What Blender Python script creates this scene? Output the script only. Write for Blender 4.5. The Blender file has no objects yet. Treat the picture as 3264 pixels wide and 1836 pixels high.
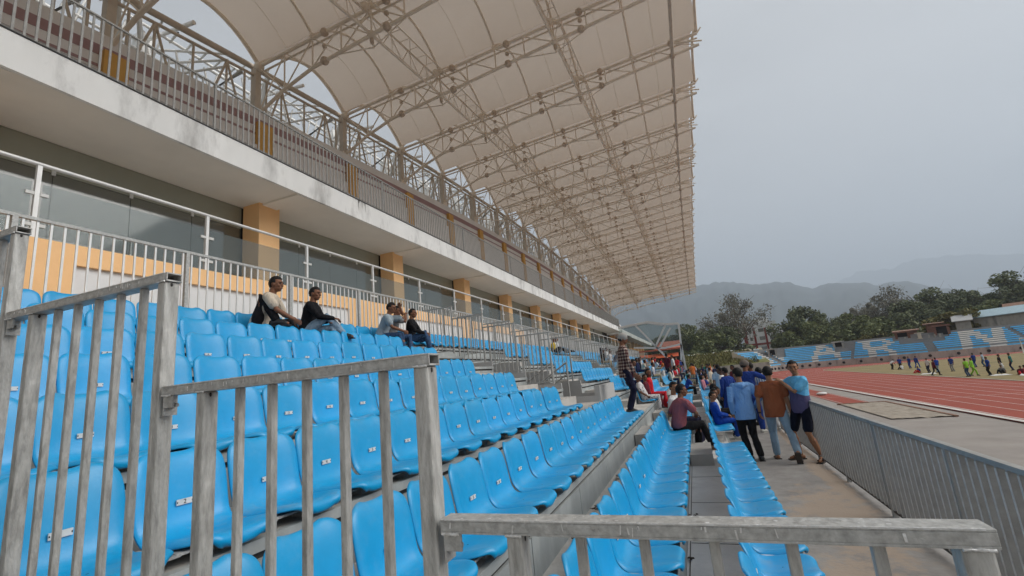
import bpy, bmesh, math, random
from math import sin, cos, pi, radians as R, sqrt, atan2
from mathutils import Vector as V, Matrix, noise
random.seed(7)
sc = bpy.context.scene
C = sc.collection

# ---------------- camera ----------------
cd = bpy.data.cameras.new('camera'); cam = bpy.data.objects.new('camera', cd); C.objects.link(cam)
rt = V((0.92620779, 0.36531489, -0.09318883)); up = V((0.15793089, -0.15150509, 0.97575819)); bk = V((0.34234041, -0.91847223, -0.1980197))
m = Matrix((rt, up, bk)).transposed().to_4x4(); m.translation = V((0, 0, 1.75))
cam.matrix_world = m
cd.sensor_width = 36; cd.lens = 16.0865; cd.clip_start = 0.05; cd.clip_end = 40000
sc.camera = cam
# ---------------- world, sun, exposure ----------------
SUN_EL, SUN_AZ = 36, 80     # azimuth from +Y towards +X
w = bpy.data.worlds.new('World'); sc.world = w; w.use_nodes = True
nt = w.node_tree; nt.nodes.clear()
sky = nt.nodes.new('ShaderNodeTexSky'); sky.sky_type = 'NISHITA'; sky.sun_disc = False
sky.sun_elevation = R(SUN_EL); sky.sun_rotation = R(SUN_AZ)
sky.air_density = 1.3; sky.dust_density = 6.0; sky.ozone_density = 1.0; sky.altitude = 100
hs = nt.nodes.new('ShaderNodeHueSaturation'); hs.inputs['Saturation'].default_value = 0.12
bgn = nt.nodes.new('ShaderNodeBackground'); bgn.inputs['Strength'].default_value = 0.05
wo = nt.nodes.new('ShaderNodeOutputWorld')
nt.links.new(sky.outputs[0], hs.inputs['Color']); mxs = nt.nodes.new('ShaderNodeMix'); mxs.data_type = 'RGBA'; mxs.inputs['Factor'].default_value = 0.62; mxs.inputs['B'].default_value = (4.75, 4.70, 4.62, 1)   # even cloud layer over the clear sky
nt.links.new(hs.outputs[0], mxs.inputs['A'])
wtc = nt.nodes.new('ShaderNodeTexCoord'); wmp = nt.nodes.new('ShaderNodeMapping'); wmp.inputs['Scale'].default_value = (1.2, 1.2, 3.5); wnz = nt.nodes.new('ShaderNodeTexNoise'); wnz.inputs['Scale'].default_value = 1.6; wnz.inputs['Detail'].default_value = 5; wnz.inputs['Roughness'].default_value = .5
wmr = nt.nodes.new('ShaderNodeMapRange'); wmr.inputs['From Min'].default_value = .3; wmr.inputs['From Max'].default_value = .7; wmr.inputs['To Min'].default_value = .90; wmr.inputs['To Max'].default_value = 1.08
wvm = nt.nodes.new('ShaderNodeVectorMath'); wvm.operation = 'SCALE'
nt.links.new(wtc.outputs['Generated'], wmp.inputs[0]); nt.links.new(wmp.outputs[0], wnz.inputs[0]); nt.links.new(wnz.outputs['Fac'], wmr.inputs['Value']); nt.links.new(mxs.outputs['Result'], wvm.inputs[0]); nt.links.new(wmr.outputs[0], wvm.inputs['Scale']); nt.links.new(wvm.outputs[0], bgn.inputs['Color']); nt.links.new(bgn.outputs[0], wo.inputs['Surface'])
sl = bpy.data.lights.new('sun', 'SUN'); sl.energy = 1.5; sl.angle = R(50); sl.color = (1.0, 0.96, 0.9)
so = bpy.data.objects.new('sun', sl); C.objects.link(so)
sd = V((sin(R(SUN_AZ)) * cos(R(SUN_EL)), cos(R(SUN_AZ)) * cos(R(SUN_EL)), sin(R(SUN_EL))))
so.rotation_euler = sd.to_track_quat('Z', 'Y').to_euler()
sc.view_settings.view_transform = 'Standard'; sc.view_settings.look = 'None'
sc.view_settings.exposure = 1.55; sc.view_settings.gamma = 1.0
sc.cycles.use_denoising = True
sc.cycles.max_bounces = 8; sc.cycles.transparent_max_bounces = 12
sc.cycles.volume_bounces = 2

# ---------------- materials ----------------
def lin(r, g, b):
    f = lambda c: (c / 255 / 12.92) if c / 255 <= 0.04045 else ((c / 255 + 0.055) / 1.055) ** 2.4
    return (f(r), f(g), f(b), 1)
def mat(name, col, rough=0.6, metal=0.0, var=0.12, scale=6.0, bump=0.0, bscale=40.0, stain=None, stain_amt=0.0, stain_scale=1.2, spec=0.5, coords='Object', stretch=(1, 1, 1), detail=6):
    """principled surface with two-scale procedural variation, optional stains and bump"""
    m = bpy.data.materials.new(name); m.use_nodes = True
    n = m.node_tree.nodes; l = m.node_tree.links; b = n['Principled BSDF']
    b.inputs['Roughness'].default_value = rough; b.inputs['Metallic'].default_value = metal
    b.inputs['Specular IOR Level'].default_value = spec
    tc = n.new('ShaderNodeTexCoord'); mp = n.new('ShaderNodeMapping'); mp.inputs['Scale'].default_value = stretch
    l.new(tc.outputs[coords], mp.inputs[0])
    nz = n.new('ShaderNodeTexNoise'); nz.inputs['Scale'].default_value = scale; nz.inputs['Detail'].default_value = detail; nz.inputs['Roughness'].default_value = 0.65
    l.new(mp.outputs[0], nz.inputs['Vector'])
    rp = n.new('ShaderNodeMapRange'); rp.inputs['From Min'].default_value = 0.3; rp.inputs['From Max'].default_value = 0.7
    rp.inputs['To Min'].default_value = 1 - var; rp.inputs['To Max'].default_value = 1 + var
    l.new(nz.outputs['Fac'], rp.inputs['Value'])
    mx = n.new('ShaderNodeVectorMath'); mx.operation = 'SCALE'; mx.inputs[0].default_value = col[:3]
    l.new(rp.outputs[0], mx.inputs['Scale'])
    out = mx.outputs[0]
    if stain:
        n2 = n.new('ShaderNodeTexNoise'); n2.inputs['Scale'].default_value = stain_scale; n2.inputs['Detail'].default_value = 8; n2.inputs['Roughness'].default_value = 0.7
        l.new(mp.outputs[0], n2.inputs['Vector'])
        r2 = n.new('ShaderNodeMapRange'); r2.inputs['From Min'].default_value = 0.5; r2.inputs['From Max'].default_value = 0.68; r2.inputs['To Max'].default_value = stain_amt
        l.new(n2.outputs['Fac'], r2.inputs['Value'])
        mm = n.new('ShaderNodeMix'); mm.data_type = 'RGBA'; l.new(r2.outputs[0], mm.inputs['Factor']); l.new(out, mm.inputs['A']); mm.inputs['B'].default_value = stain
        out = mm.outputs['Result']
    l.new(out, b.inputs['Base Color'])
    if bump:
        n3 = n.new('ShaderNodeTexNoise'); n3.inputs['Scale'].default_value = bscale; n3.inputs['Detail'].default_value = 4
        l.new(mp.outputs[0], n3.inputs['Vector'])
        bn = n.new('ShaderNodeBump'); bn.inputs['Strength'].default_value = bump; bn.inputs['Distance'].default_value = 0.02
        l.new(n3.outputs['Fac'], bn.inputs['Height']); l.new(bn.outputs[0], b.inputs['Normal'])
    return m
GREY = lin(140, 138, 135)
M = {}
M['seat'] = mat('blue_plastic', (0.005, 0.31, 0.62, 1), 0.34, 0, 0.06, 3.0, 0, stain=(0.12, 0.36, 0.62, 1), stain_amt=0.2, stain_scale=5, spec=0.5, coords='Generated')
_n = M['seat'].node_tree.nodes; _l = M['seat'].node_tree.links; _b = _n['Principled BSDF']
_oi = _n.new('ShaderNodeObjectInfo'); _hs = _n.new('ShaderNodeHueSaturation'); _mr = _n.new('ShaderNodeMapRange'); _mr.inputs['To Min'].default_value = .94; _mr.inputs['To Max'].default_value = 1.07
_mh = _n.new('ShaderNodeMapRange'); _mh.inputs['To Min'].default_value = .498; _mh.inputs['To Max'].default_value = .502
_src = _b.inputs['Base Color'].links[0].from_socket; _l.new(_oi.outputs['Random'], _mr.inputs['Value']); _l.new(_oi.outputs['Random'], _mh.inputs['Value']); _l.new(_mr.outputs[0], _hs.inputs['Value']); _l.new(_mh.outputs[0], _hs.inputs['Hue']); _l.new(_src, _hs.inputs['Color'])
# scuffs and dust, different on every seat
_tc = _n.new('ShaderNodeTexCoord'); _ad = _n.new('ShaderNodeVectorMath'); _ad.operation = 'ADD'; _sc = _n.new('ShaderNodeVectorMath'); _sc.operation = 'SCALE'; _sc.inputs[0].default_value = (37, 53, 71); _l.new(_oi.outputs['Random'], _sc.inputs['Scale']); _l.new(_tc.outputs['Object'], _ad.inputs[0]); _l.new(_sc.outputs[0], _ad.inputs[1])
_nz = _n.new('ShaderNodeTexNoise'); _nz.inputs['Scale'].default_value = 5; _nz.inputs['Detail'].default_value = 10; _nz.inputs['Roughness'].default_value = .72; _l.new(_ad.outputs[0], _nz.inputs['Vector'])
_r2 = _n.new('ShaderNodeMapRange'); _r2.inputs['From Min'].default_value = .50; _r2.inputs['From Max'].default_value = .72; _r2.inputs['To Max'].default_value = .5; _l.new(_nz.outputs['Fac'], _r2.inputs['Value'])
_sx = _n.new('ShaderNodeSeparateXYZ'); _l.new(_tc.outputs['Normal'], _sx.inputs[0]); _r3 = _n.new('ShaderNodeMapRange'); _r3.inputs['From Min'].default_value = .3; _r3.inputs['From Max'].default_value = .95; _l.new(_sx.outputs['Z'], _r3.inputs['Value'])
_mu = _n.new('ShaderNodeMath'); _mu.operation = 'MULTIPLY'; _l.new(_r2.outputs[0], _mu.inputs[0]); _l.new(_r3.outputs[0], _mu.inputs[1])
_mx = _n.new('ShaderNodeMix'); _mx.data_type = 'RGBA'; _mx.inputs['B'].default_value = (.24, .36, .46, 1); _l.new(_mu.outputs[0], _mx.inputs['Factor']); _l.new(_hs.outputs[0], _mx.inputs['A']); _l.new(_mx.outputs['Result'], _b.inputs['Base Color'])
M['plate'] = mat('plate_white', (0.62, 0.62, 0.6, 1), 0.5, 0, 0.1, 20)
M['ink'] = mat('ink', (0.02, 0.02, 0.02, 1), 0.6)
M['hole'] = mat('bolt_dark', (0.02, 0.025, 0.03, 1), 0.8)
M['galv'] = mat('galvanised_steel', (0.40, 0.40, 0.385, 1), 0.5, 0.15, 0.34, 55, 0.25, 90, stain=(0.60, 0.60, 0.59, 1), stain_amt=0.35, stain_scale=9)
M['galv_rough'] = mat('galvanised_rough', (0.38, 0.375, 0.355, 1), 0.55, 0.12, 0.36, 60, 0.5, 70, stain=(0.62, 0.62, 0.60, 1), stain_amt=0.5, stain_scale=14, stretch=(1, 1, 0.25))
M['galv_fence'] = mat('galvanised_fence', (0.31, 0.305, 0.29, 1), 0.55, 0.1, 0.15, 8, 0.1, 50, stain=(0.42, 0.43, 0.42, 1), stain_amt=0.3, stain_scale=5)
M['white_metal'] = mat('pale_steel', (0.70, 0.70, 0.69, 1), 0.45, 0.2, 0.08, 8)
M['edge_highlight'] = mat('painted_edge_highlight', (0.56, 0.55, 0.53, 1), 0.6, 0.0, 0.2, 20)  # paler than the fence steel: a lit edge put into the colour
M['drip'] = mat('drip_grime', (0.10, 0.095, 0.085, 1), 0.9, 0, 0.3, 20)
M['weld_and_highlight'] = mat('weld_bead_and_highlight', (0.66, 0.66, 0.65, 1), 0.35, 0.3, 0.2, 40, 0.5, 60)  # weld metal, also used for the painted highlight on the rails
M['dark_steel'] = mat('dark_steel', (0.06, 0.055, 0.05, 1), 0.6, 0.4, 0.2, 10)
M['conc'] = mat('walkway_concrete', (0.31, 0.295, 0.28, 1), 0.85, 0, 0.24, 3.0, 0.25, 30, stain=(0.27, 0.255, 0.24, 1), stain_amt=0.3, stain_scale=0.9)
_n = M['conc'].node_tree.nodes; _l = M['conc'].node_tree.links; _b = _n['Principled BSDF']
_src = _b.inputs['Base Color'].links[0].from_socket; _tc = _n.new('ShaderNodeTexCoord'); _acc = None
_nz = _n.new('ShaderNodeTexNoise'); _nz.inputs['Scale'].default_value = 3.2; _nz.inputs['Detail'].default_value = 12; _nz.inputs['Roughness'].default_value = .74; _l.new(_tc.outputs['Object'], _nz.inputs['Vector'])
for (cx_, cy_, rx_, ry_) in ((1.20, 6.1, .50, 1.5), (1.52, 7.9, .16, 2.2), (1.60, 12.0, .10, 5.0), (1.0, 4.5, .35, .7)):     # dry sandy dirt tracked over the concrete
    _sb = _n.new('ShaderNodeVectorMath'); _sb.operation = 'SUBTRACT'; _sb.inputs[1].default_value = (cx_, cy_, 0); _l.new(_tc.outputs['Object'], _sb.inputs[0])
    _dv = _n.new('ShaderNodeVectorMath'); _dv.operation = 'DIVIDE'; _dv.inputs[1].default_value = (rx_, ry_, 10); _l.new(_sb.outputs[0], _dv.inputs[0])
    _ln = _n.new('ShaderNodeVectorMath'); _ln.operation = 'LENGTH'; _l.new(_dv.outputs[0], _ln.inputs[0])
    _m1 = _n.new('ShaderNodeMath'); _m1.operation = 'MULTIPLY_ADD'; _m1.inputs[1].default_value = 3.4; _l.new(_nz.outputs['Fac'], _m1.inputs[0]); _ng = _n.new('ShaderNodeMath'); _ng.operation = 'MULTIPLY'; _ng.inputs[1].default_value = -1.0; _l.new(_ln.outputs['Value'], _ng.inputs[0]); _l.new(_ng.outputs[0], _m1.inputs[2])
    _mr = _n.new('ShaderNodeMapRange'); _mr.inputs['From Min'].default_value = .72; _mr.inputs['From Max'].default_value = 1.15; _mr.inputs['To Max'].default_value = .8; _l.new(_m1.outputs[0], _mr.inputs['Value'])
    if _acc is None: _acc = _mr.outputs[0]
    else:
        _mx = _n.new('ShaderNodeMath'); _mx.operation = 'MAXIMUM'; _l.new(_acc, _mx.inputs[0]); _l.new(_mr.outputs[0], _mx.inputs[1]); _acc = _mx.outputs[0]
_mm = _n.new('ShaderNodeMix'); _mm.data_type = 'RGBA'; _mm.inputs['B'].default_value = (.44, .345, .265, 1); _l.new(_acc, _mm.inputs['Factor']); _l.new(_src, _mm.inputs['A']); _l.new(_mm.outputs['Result'], _b.inputs['Base Color'])
M['conc_light'] = mat('tread_concrete', (0.46, 0.44, 0.41, 1), 0.85, 0, 0.14, 3, 0.2, 30, stain=(0.30, 0.28, 0.26, 1), stain_amt=0.5, stain_scale=1.6)
M['plate_floor'] = mat('floor_plates', (0.78, 0.77, 0.75, 1), 0.8, 0, 0.14, 4, 0.1, 30, stain=(0.42, 0.40, 0.37, 1), stain_amt=0.5, stain_scale=2.0)
M['riser'] = mat('riser_panel', (0.36, 0.38, 0.375, 1), 0.6, 0.15, 0.14, 2.5, 0.08, 30, stain=(0.50, 0.52, 0.50, 1), stain_amt=0.5, stain_scale=2.5, stretch=(1, 1, 0.5))
M['sandy'] = mat('walkway_dirt', (0.46, 0.38, 0.30, 1), 0.95, 0, 0.25, 5, 0.4, 60)
M['dirt'] = mat('leaf_litter', (0.05, 0.035, 0.025, 1), 0.95, 0, 0.4, 30, 0.5, 60)
M['wall_grey'] = mat('grey_wall', (0.42, 0.415, 0.405, 1), 0.85, 0, 0.08, 0.8, 0.1, 20)
M['node'] = mat('joint_brown', (0.56, 0.46, 0.37, 1), 0.7, 0.1, 0.3, 6)
M['rear_grey'] = mat('rear_grey_wall', (0.75, 0.73, 0.71, 1), 0.85, 0, 0.06, 0.8)
M['maroon'] = mat('maroon_band', (0.34, 0.21, 0.21, 1), 0.7, 0, 0.08, 2)
M['yellow'] = mat('ochre_column', (0.60, 0.33, 0.08, 1), 0.7, 0, 0.1, 1.5)
M['orange'] = mat('orange_paint', (0.92, 0.56, 0.27, 1), 0.75, 0, 0.06, 1.2, 0.05, 20, stain=(0.84, 0.47, 0.20, 1), stain_amt=0.3, stain_scale=0.7)
M['panel_white'] = mat('white_panel', (0.76, 0.76, 0.76, 1), 0.8, 0, 0.05, 1.5)
M['fascia'] = mat('fascia_whitewash', (0.84, 0.84, 0.82, 1), 0.85, 0, 0.07, 1.0, 0.1, 15, stain=(0.20, 0.19, 0.175, 1), stain_amt=0.6, stain_scale=0.8, stretch=(1, 1, 0.35))
M['soffit'] = mat('soffit_paint', (0.86, 0.82, 0.75, 1), 0.85, 0, 0.06, 0.6, 0.05, 15)
M['asphalt_black'] = mat('black_seal', (0.03, 0.03, 0.03, 1), 0.8, 0, 0.3, 3)
M['roof_steel'] = mat('roof_steel', (0.80, 0.71, 0.60, 1), 0.55, 0.05, 0.12, 1.5)
M['roof_steel_d'] = mat('rear_column', (0.58, 0.51, 0.43, 1), 0.7, 0.05, 0.15, 1.5)
M['rear_white'] = mat('rear_white_tube', (0.88, 0.88, 0.86, 1), 0.55, 0.0, 0.08, 1.5)
M['rust'] = mat('rusty_brown', (0.24, 0.13, 0.085, 1), 0.8, 0.1, 0.4, 6)
M['track'] = mat('red_track', (0.30, 0.052, 0.027, 1), 0.9, 0, 0.10, 0.35, 0.1, 80, stain=(0.33, 0.07, 0.045, 1), stain_amt=0.4, stain_scale=0.12)
M['line'] = mat('track_line', (0.55, 0.48, 0.44, 1), 0.8, 0, 0.15, 3)
M['white_line'] = mat('white_kerb', (0.60, 0.57, 0.53, 1), 0.8, 0, 0.12, 2)
M['apron'] = mat('apron_concrete', (0.31, 0.28, 0.255, 1), 0.9, 0, 0.12, 0.6, 0.15, 25, stain=(0.22, 0.19, 0.17, 1), stain_amt=0.5, stain_scale=0.25)
M['grass'] = mat('dry_grass', (0.235, 0.18, 0.075, 1), 0.95, 0, 0.22, 0.5, 0.5, 30, stain=(0.13, 0.125, 0.04, 1), stain_amt=0.6, stain_scale=0.12)
M['green'] = mat('green_weeds', (0.135, 0.135, 0.035, 1), 0.95, 0, 0.4, 0.6, 0.8, 8, stain=(0.26, 0.22, 0.10, 1), stain_amt=0.5, stain_scale=0.3)
M['sand'] = mat('sand', (0.34, 0.295, 0.24, 1), 0.95, 0, 0.22, 2.5, 0.8, 5, stain=(0.22, 0.18, 0.14, 1), stain_amt=0.5, stain_scale=1.0)
M['earth'] = mat('earth', (0.14, 0.12, 0.08, 1), 0.95, 0, 0.2, 0.05)
M['hill'] = mat('forested_hill', (0.018, 0.030, 0.026, 1), 0.95, 0, 0.35, 0.004, 0)
M['blue_bench'] = mat('blue_bench', (0.14, 0.55, 0.90, 1), 0.5, 0, 0.12, 1.5)
M['white_bench'] = mat('white_bench', (0.82, 0.79, 0.74, 1), 0.6, 0, 0.1, 1.5)
M['terrace'] = mat('dark_terrace', (0.26, 0.26, 0.26, 1), 0.9, 0, 0.15, 0.6)
M['front_wall'] = mat('stained_wall', (0.40, 0.375, 0.33, 1), 0.9, 0, 0.15, 0.8, 0.1, 10, stain=(0.08, 0.08, 0.075, 1), stain_amt=0.7, stain_scale=0.7, stretch=(1, 1, 0.3))
M['cream'] = mat('cream_wall', (0.60, 0.52, 0.40, 1), 0.85, 0, 0.08, 0.6)
M['white'] = mat('white_paint', (0.72, 0.72, 0.70, 1), 0.7, 0, 0.06, 0.5)
M['redp'] = mat('red_paint', (0.25, 0.035, 0.025, 1), 0.7, 0, 0.1, 0.8)
M['red_roof'] = mat('red_roof_sheet', (0.50, 0.16, 0.11, 1), 0.6, 0, 0.1, 2)
M['awning'] = mat('orange_awning', (0.62, 0.13, 0.05, 1), 0.6, 0, 0.1, 2)
M['blue_roof'] = mat('pale_blue_roof', (0.35, 0.47, 0.52, 1), 0.5, 0.1, 0.1, 1.2)
M['brick'] = mat('brick', (0.19, 0.085, 0.055, 1), 0.9, 0, 0.25, 2.5)
M['bark'] = mat('bark', (0.15, 0.115, 0.085, 1), 0.95, 0, 0.25, 2)
M['dark'] = mat('dark_interior', (0.02, 0.018, 0.018, 1), 0.9)
def leafmat(name, c1, c2):
    m = mat(name, c1, 0.8, 0, 0.3, 0.8)
    n = m.node_tree.nodes; l = m.node_tree.links; b = n['Principled BSDF']
    tc = n.new('ShaderNodeTexCoord'); nz = n.new('ShaderNodeTexNoise'); nz.inputs['Scale'].default_value = 0.45; nz.inputs['Detail'].default_value = 5
    l.new(tc.outputs['Object'], nz.inputs['Vector'])
    r = n.new('ShaderNodeMapRange'); r.inputs['From Min'].default_value = .38; r.inputs['From Max'].default_value = .62; l.new(nz.outputs['Fac'], r.inputs['Value'])
    x = n.new('ShaderNodeMix'); x.data_type = 'RGBA'; l.new(r.outputs[0], x.inputs['Factor']); x.inputs['A'].default_value = c1; x.inputs['B'].default_value = c2
    l.new(x.outputs['Result'], b.inputs['Base Color'])
    return m
M['leaf_dark'] = leafmat('leaf_dark', (0.085, 0.10, 0.05, 1), (0.18, 0.20, 0.095, 1))
M['leaf_mid'] = leafmat('leaf_mid', (0.10, 0.125, 0.05, 1), (0.21, 0.23, 0.09, 1))
M['leaf_grey'] = leafmat('leaf_grey', (0.16, 0.155, 0.12, 1), (0.27, 0.255, 0.20, 1))
M['leaf_yellow'] = leafmat('leaf_yellow', (0.13, 0.12, 0.03, 1), (0.20, 0.17, 0.05, 1))
# membrane: pale fabric, lets some light through
mm = mat('roof_membrane', (0.57, 0.485, 0.41, 1), 0.8, 0, 0.05, 0.25, 0, stain=(0.50, 0.40, 0.32, 1), stain_amt=0.35, stain_scale=0.35)
n = mm.node_tree.nodes; l = mm.node_tree.links
tl = n.new('ShaderNodeBsdfTranslucent'); tl.inputs['Color'].default_value = (0.66, 0.565, 0.475, 1)
ms = n.new('ShaderNodeMixShader'); ms.inputs[0].default_value = 0.38
l.new(n['Principled BSDF'].outputs[0], ms.inputs[1]); l.new(tl.outputs[0], ms.inputs[2]); l.new(ms.outputs[0], n['Material Output'].inputs[0])
_oi = n.new('ShaderNodeObjectInfo'); _mr = n.new('ShaderNodeMapRange'); _mr.inputs['To Min'].default_value = .92; _mr.inputs['To Max'].default_value = 1.05; l.new(_oi.outputs['Random'], _mr.inputs['Value'])
_vs = n.new('ShaderNodeVectorMath'); _vs.operation = 'SCALE'; _pb = n['Principled BSDF']; l.new(_pb.inputs['Base Color'].links[0].from_socket, _vs.inputs[0]); l.new(_mr.outputs[0], _vs.inputs['Scale']); l.new(_vs.outputs[0], _pb.inputs['Base Color'])
M['membrane'] = mm
def glass(name, tint, alpha, rough=0.03):
    m = bpy.data.materials.new(name); m.use_nodes = True; n = m.node_tree.nodes; l = m.node_tree.links; n.clear()
    o = n.new('ShaderNodeOutputMaterial'); t = n.new('ShaderNodeBsdfTransparent'); t.inputs[0].default_value = tint
    p = n.new('ShaderNodeBsdfPrincipled'); p.inputs['Base Color'].default_value = (0.18, 0.20, 0.20, 1); p.inputs['Roughness'].default_value = rough; p.inputs['Specular IOR Level'].default_value = 0.8
    nz = n.new('ShaderNodeTexNoise'); nz.inputs['Scale'].default_value = 0.7; tc = n.new('ShaderNodeTexCoord'); l.new(tc.outputs['Object'], nz.inputs['Vector'])
    mr = n.new('ShaderNodeMapRange'); mr.inputs['To Min'].default_value = alpha * 0.8; mr.inputs['To Max'].default_value = alpha * 1.2; l.new(nz.outputs['Fac'], mr.inputs['Value'])
    x = n.new('ShaderNodeMixShader'); l.new(mr.outputs[0], x.inputs[0]); l.new(t.outputs[0], x.inputs[1]); l.new(p.outputs[0], x.inputs[2]); l.new(x.outputs[0], o.inputs[0])
    return m
M['glass'] = glass('balustrade_glass', (0.86, 0.90, 0.90, 1), 0.28)
M['canopy_glass'] = glass('canopy_glass', (0.80, 0.88, 0.86, 1), 0.35)
wg = mat('window_glass', (0.10, 0.105, 0.085, 1), 0.06, 0.0, 0.1, 0.3, spec=1.0); M['window'] = wg; M['transom'] = mat('transom_glass_reflection', (0.31, 0.32, 0.26, 1), 0.12, 0.0, 0.1, 0.3, spec=.8)  # transom's olive base colour paints in the soffit's reflection
wg.node_tree.nodes['Principled BSDF'].inputs['IOR'].default_value = 1.7

# ---------------- mesh helpers ----------------
class MB:
    def __init__(s): s.v = []; s.f = []; s.mi = []; s.sm = []
    def add(s, vs, fs, mi=0, smooth=False):
        o = len(s.v); s.v += [tuple(p) for p in vs]
        for f in fs: s.f.append([i + o for i in f]); s.mi.append(mi); s.sm.append(smooth)
    def box(s, x0, x1, y0, y1, z0, z1, mi=0):
        p = [(x0, y0, z0), (x1, y0, z0), (x1, y1, z0), (x0, y1, z0), (x0, y0, z1), (x1, y0, z1), (x1, y1, z1), (x0, y1, z1)]
        s.add(p, [(0, 3, 2, 1), (4, 5, 6, 7), (0, 1, 5, 4), (1, 2, 6, 5), (2, 3, 7, 6), (3, 0, 4, 7)], mi)
    def obox(s, c, ax, ay, az, mi=0):
        c = V(c); ax = V(ax); ay = V(ay); az = V(az)
        p = [c + ax * i + ay * j + az * k for k in (-1, 1) for j in (-1, 1) for i in (-1, 1)]
        s.add(p, [(0, 2, 3, 1), (4, 5, 7, 6), (0, 1, 5, 4), (1, 3, 7, 5), (3, 2, 6, 7), (2, 0, 4, 6)], mi)
    def bar(s, p0, p1, wx, wy, mi=0, upv=(0, 0, 1)):
        p0 = V(p0); p1 = V(p1); d = (p1 - p0); 
        a = d.cross(V(upv)); 
        if a.length < 1e-5: a = d.cross(V((0, 1, 0)))
        a.normalize(); b = a.cross(d).normalized()
        s.obox((p0 + p1) / 2, a * wx / 2, b * wy / 2, d / 2, mi)
    def tube(s, pts, r, n=6, mi=0, cap=True, smooth=True):
        pts = [V(p) for p in pts]; rr = r if isinstance(r, (list, tuple)) else [r] * len(pts)
        vs = []; ref = V((0.3, 0.2, 0.93)).normalized()
        for i, p in enumerate(pts):
            d = (pts[min(i + 1, len(pts) - 1)] - pts[max(i - 1, 0)]).normalized()
            rf = ref if abs(d.dot(ref)) < 0.95 else V((1, 0, 0))
            a = d.cross(rf).normalized(); b = d.cross(a)
            for k in range(n):
                t = 2 * pi * k / n; vs.append(p + (a * cos(t) + b * sin(t)) * rr[i])
        fs = []
        for i in range(len(pts) - 1):
            for k in range(n):
                k2 = (k + 1) % n; fs.append((i * n + k, i * n + k2, (i + 1) * n + k2, (i + 1) * n + k))
        s.add(vs, fs, mi, smooth)
        if cap:
            s.add(vs[:n], [tuple(range(n))[::-1]], mi); s.add(vs[-n:], [tuple(range(n))], mi)
    def ball(s, c, r, mi=0, nu=8, nv=6, sc3=(1, 1, 1), rot=None, smooth=True):
        c = V(c); vs = []; fs = []
        for j in range(nv + 1):
            t = pi * j / nv
            for k in range(nu):
                p = V((sin(t) * cos(2 * pi * k / nu) * sc3[0], sin(t) * sin(2 * pi * k / nu) * sc3[1], cos(t) * sc3[2])) * r
                if rot is not None: p = rot @ p
                vs.append(c + p)
        for j in range(nv):
            for k in range(nu):
                k2 = (k + 1) % nu; fs.append((j * nu + k, (j + 1) * nu + k, (j + 1) * nu + k2, j * nu + k2))
        s.add(vs, fs, mi, smooth)
    def quad(s, a, b, c, d, mi=0): s.add([a, b, c, d], [(0, 1, 2, 3)], mi)
    def mesh(s, name):
        me = bpy.data.meshes.new(name); me.from_pydata(s.v, [], s.f)
        me.polygons.foreach_set('material_index', s.mi); me.polygons.foreach_set('use_smooth', s.sm); me.update()
        return me
    def build(s, name, mats, parent=None, loc=None):
        me = s.mesh(name)
        for m_ in (mats if isinstance(mats, (list, tuple)) else [mats]): me.materials.append(M[m_] if isinstance(m_, str) else m_)
        return link(name, me, parent, loc)
def link(name, me, parent=None, loc=None):
    o = bpy.data.objects.new(name, me); C.objects.link(o)
    if parent is not None: o.parent = parent
    if loc is not None: o.location = loc
    return o
def tag(o, label=None, cat=None, group=None, kind=None):
    if label: o['label'] = label
    if cat: o['category'] = cat
    if group: o['group'] = group
    if kind: o['kind'] = kind
    return o
def empty(name, loc, label, cat, group=None, rz=0):
    o = bpy.data.objects.new(name, None); C.objects.link(o); o.location = loc; o.rotation_euler.z = rz; o.empty_display_size = .2
    return tag(o, label, cat, group)
def copy_tree(o, parent=None):
    c = o.copy(); C.objects.link(c); c.parent = parent
    for ch in o.children: copy_tree(ch, c)
    return c
ORD = ['zeroth', 'first', 'second', 'third', 'fourth', 'fifth', 'sixth', 'seventh', 'eighth', 'ninth', 'tenth', 'eleventh', 'twelfth', 'thirteenth', 'fourteenth', 'fifteenth', 'sixteenth', 'seventeenth', 'eighteenth', 'nineteenth', 'twentieth', 'twenty-first', 'twenty-second', 'twenty-third', 'twenty-fourth', 'twenty-fifth', 'twenty-sixth', 'twenty-seventh', 'twenty-eighth', 'twenty-ninth', 'thirtieth', 'thirty-first', 'thirty-second', 'thirty-third', 'thirty-fourth', 'thirty-fifth', 'thirty-sixth', 'thirty-seventh', 'thirty-eighth', 'thirty-ninth', 'fortieth']

# ================= ground, track, field =================
def sheet(name, poly, z, mat_, thick=None, label=None):
    me = bpy.data.meshes.new(name); n_ = len(poly)
    vs = [(x, y, z) for x, y in poly]
    if thick: vs += [(x, y, z - thick) for x, y in poly]
    fs = [tuple(range(n_))]
    if thick: fs += [tuple(range(2 * n_ - 1, n_ - 1, -1))] + [(i, i + n_, (i + 1) % n_ + n_, (i + 1) % n_) for i in range(n_)]
    me.from_pydata(vs, [], fs); me.materials.append(M[mat_]); me.update()
    o = link(name, me)
    tag(o, kind='structure')
    return o
ZF = -1.75
gm = MB(); gm.quad((-12000, -3000, ZF - .05), (14000, -3000, ZF - .05), (14000, 14000, ZF - .05), (-12000, 14000, ZF - .05)); tag(gm.build('ground', 'earth'), kind='structure')
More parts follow.
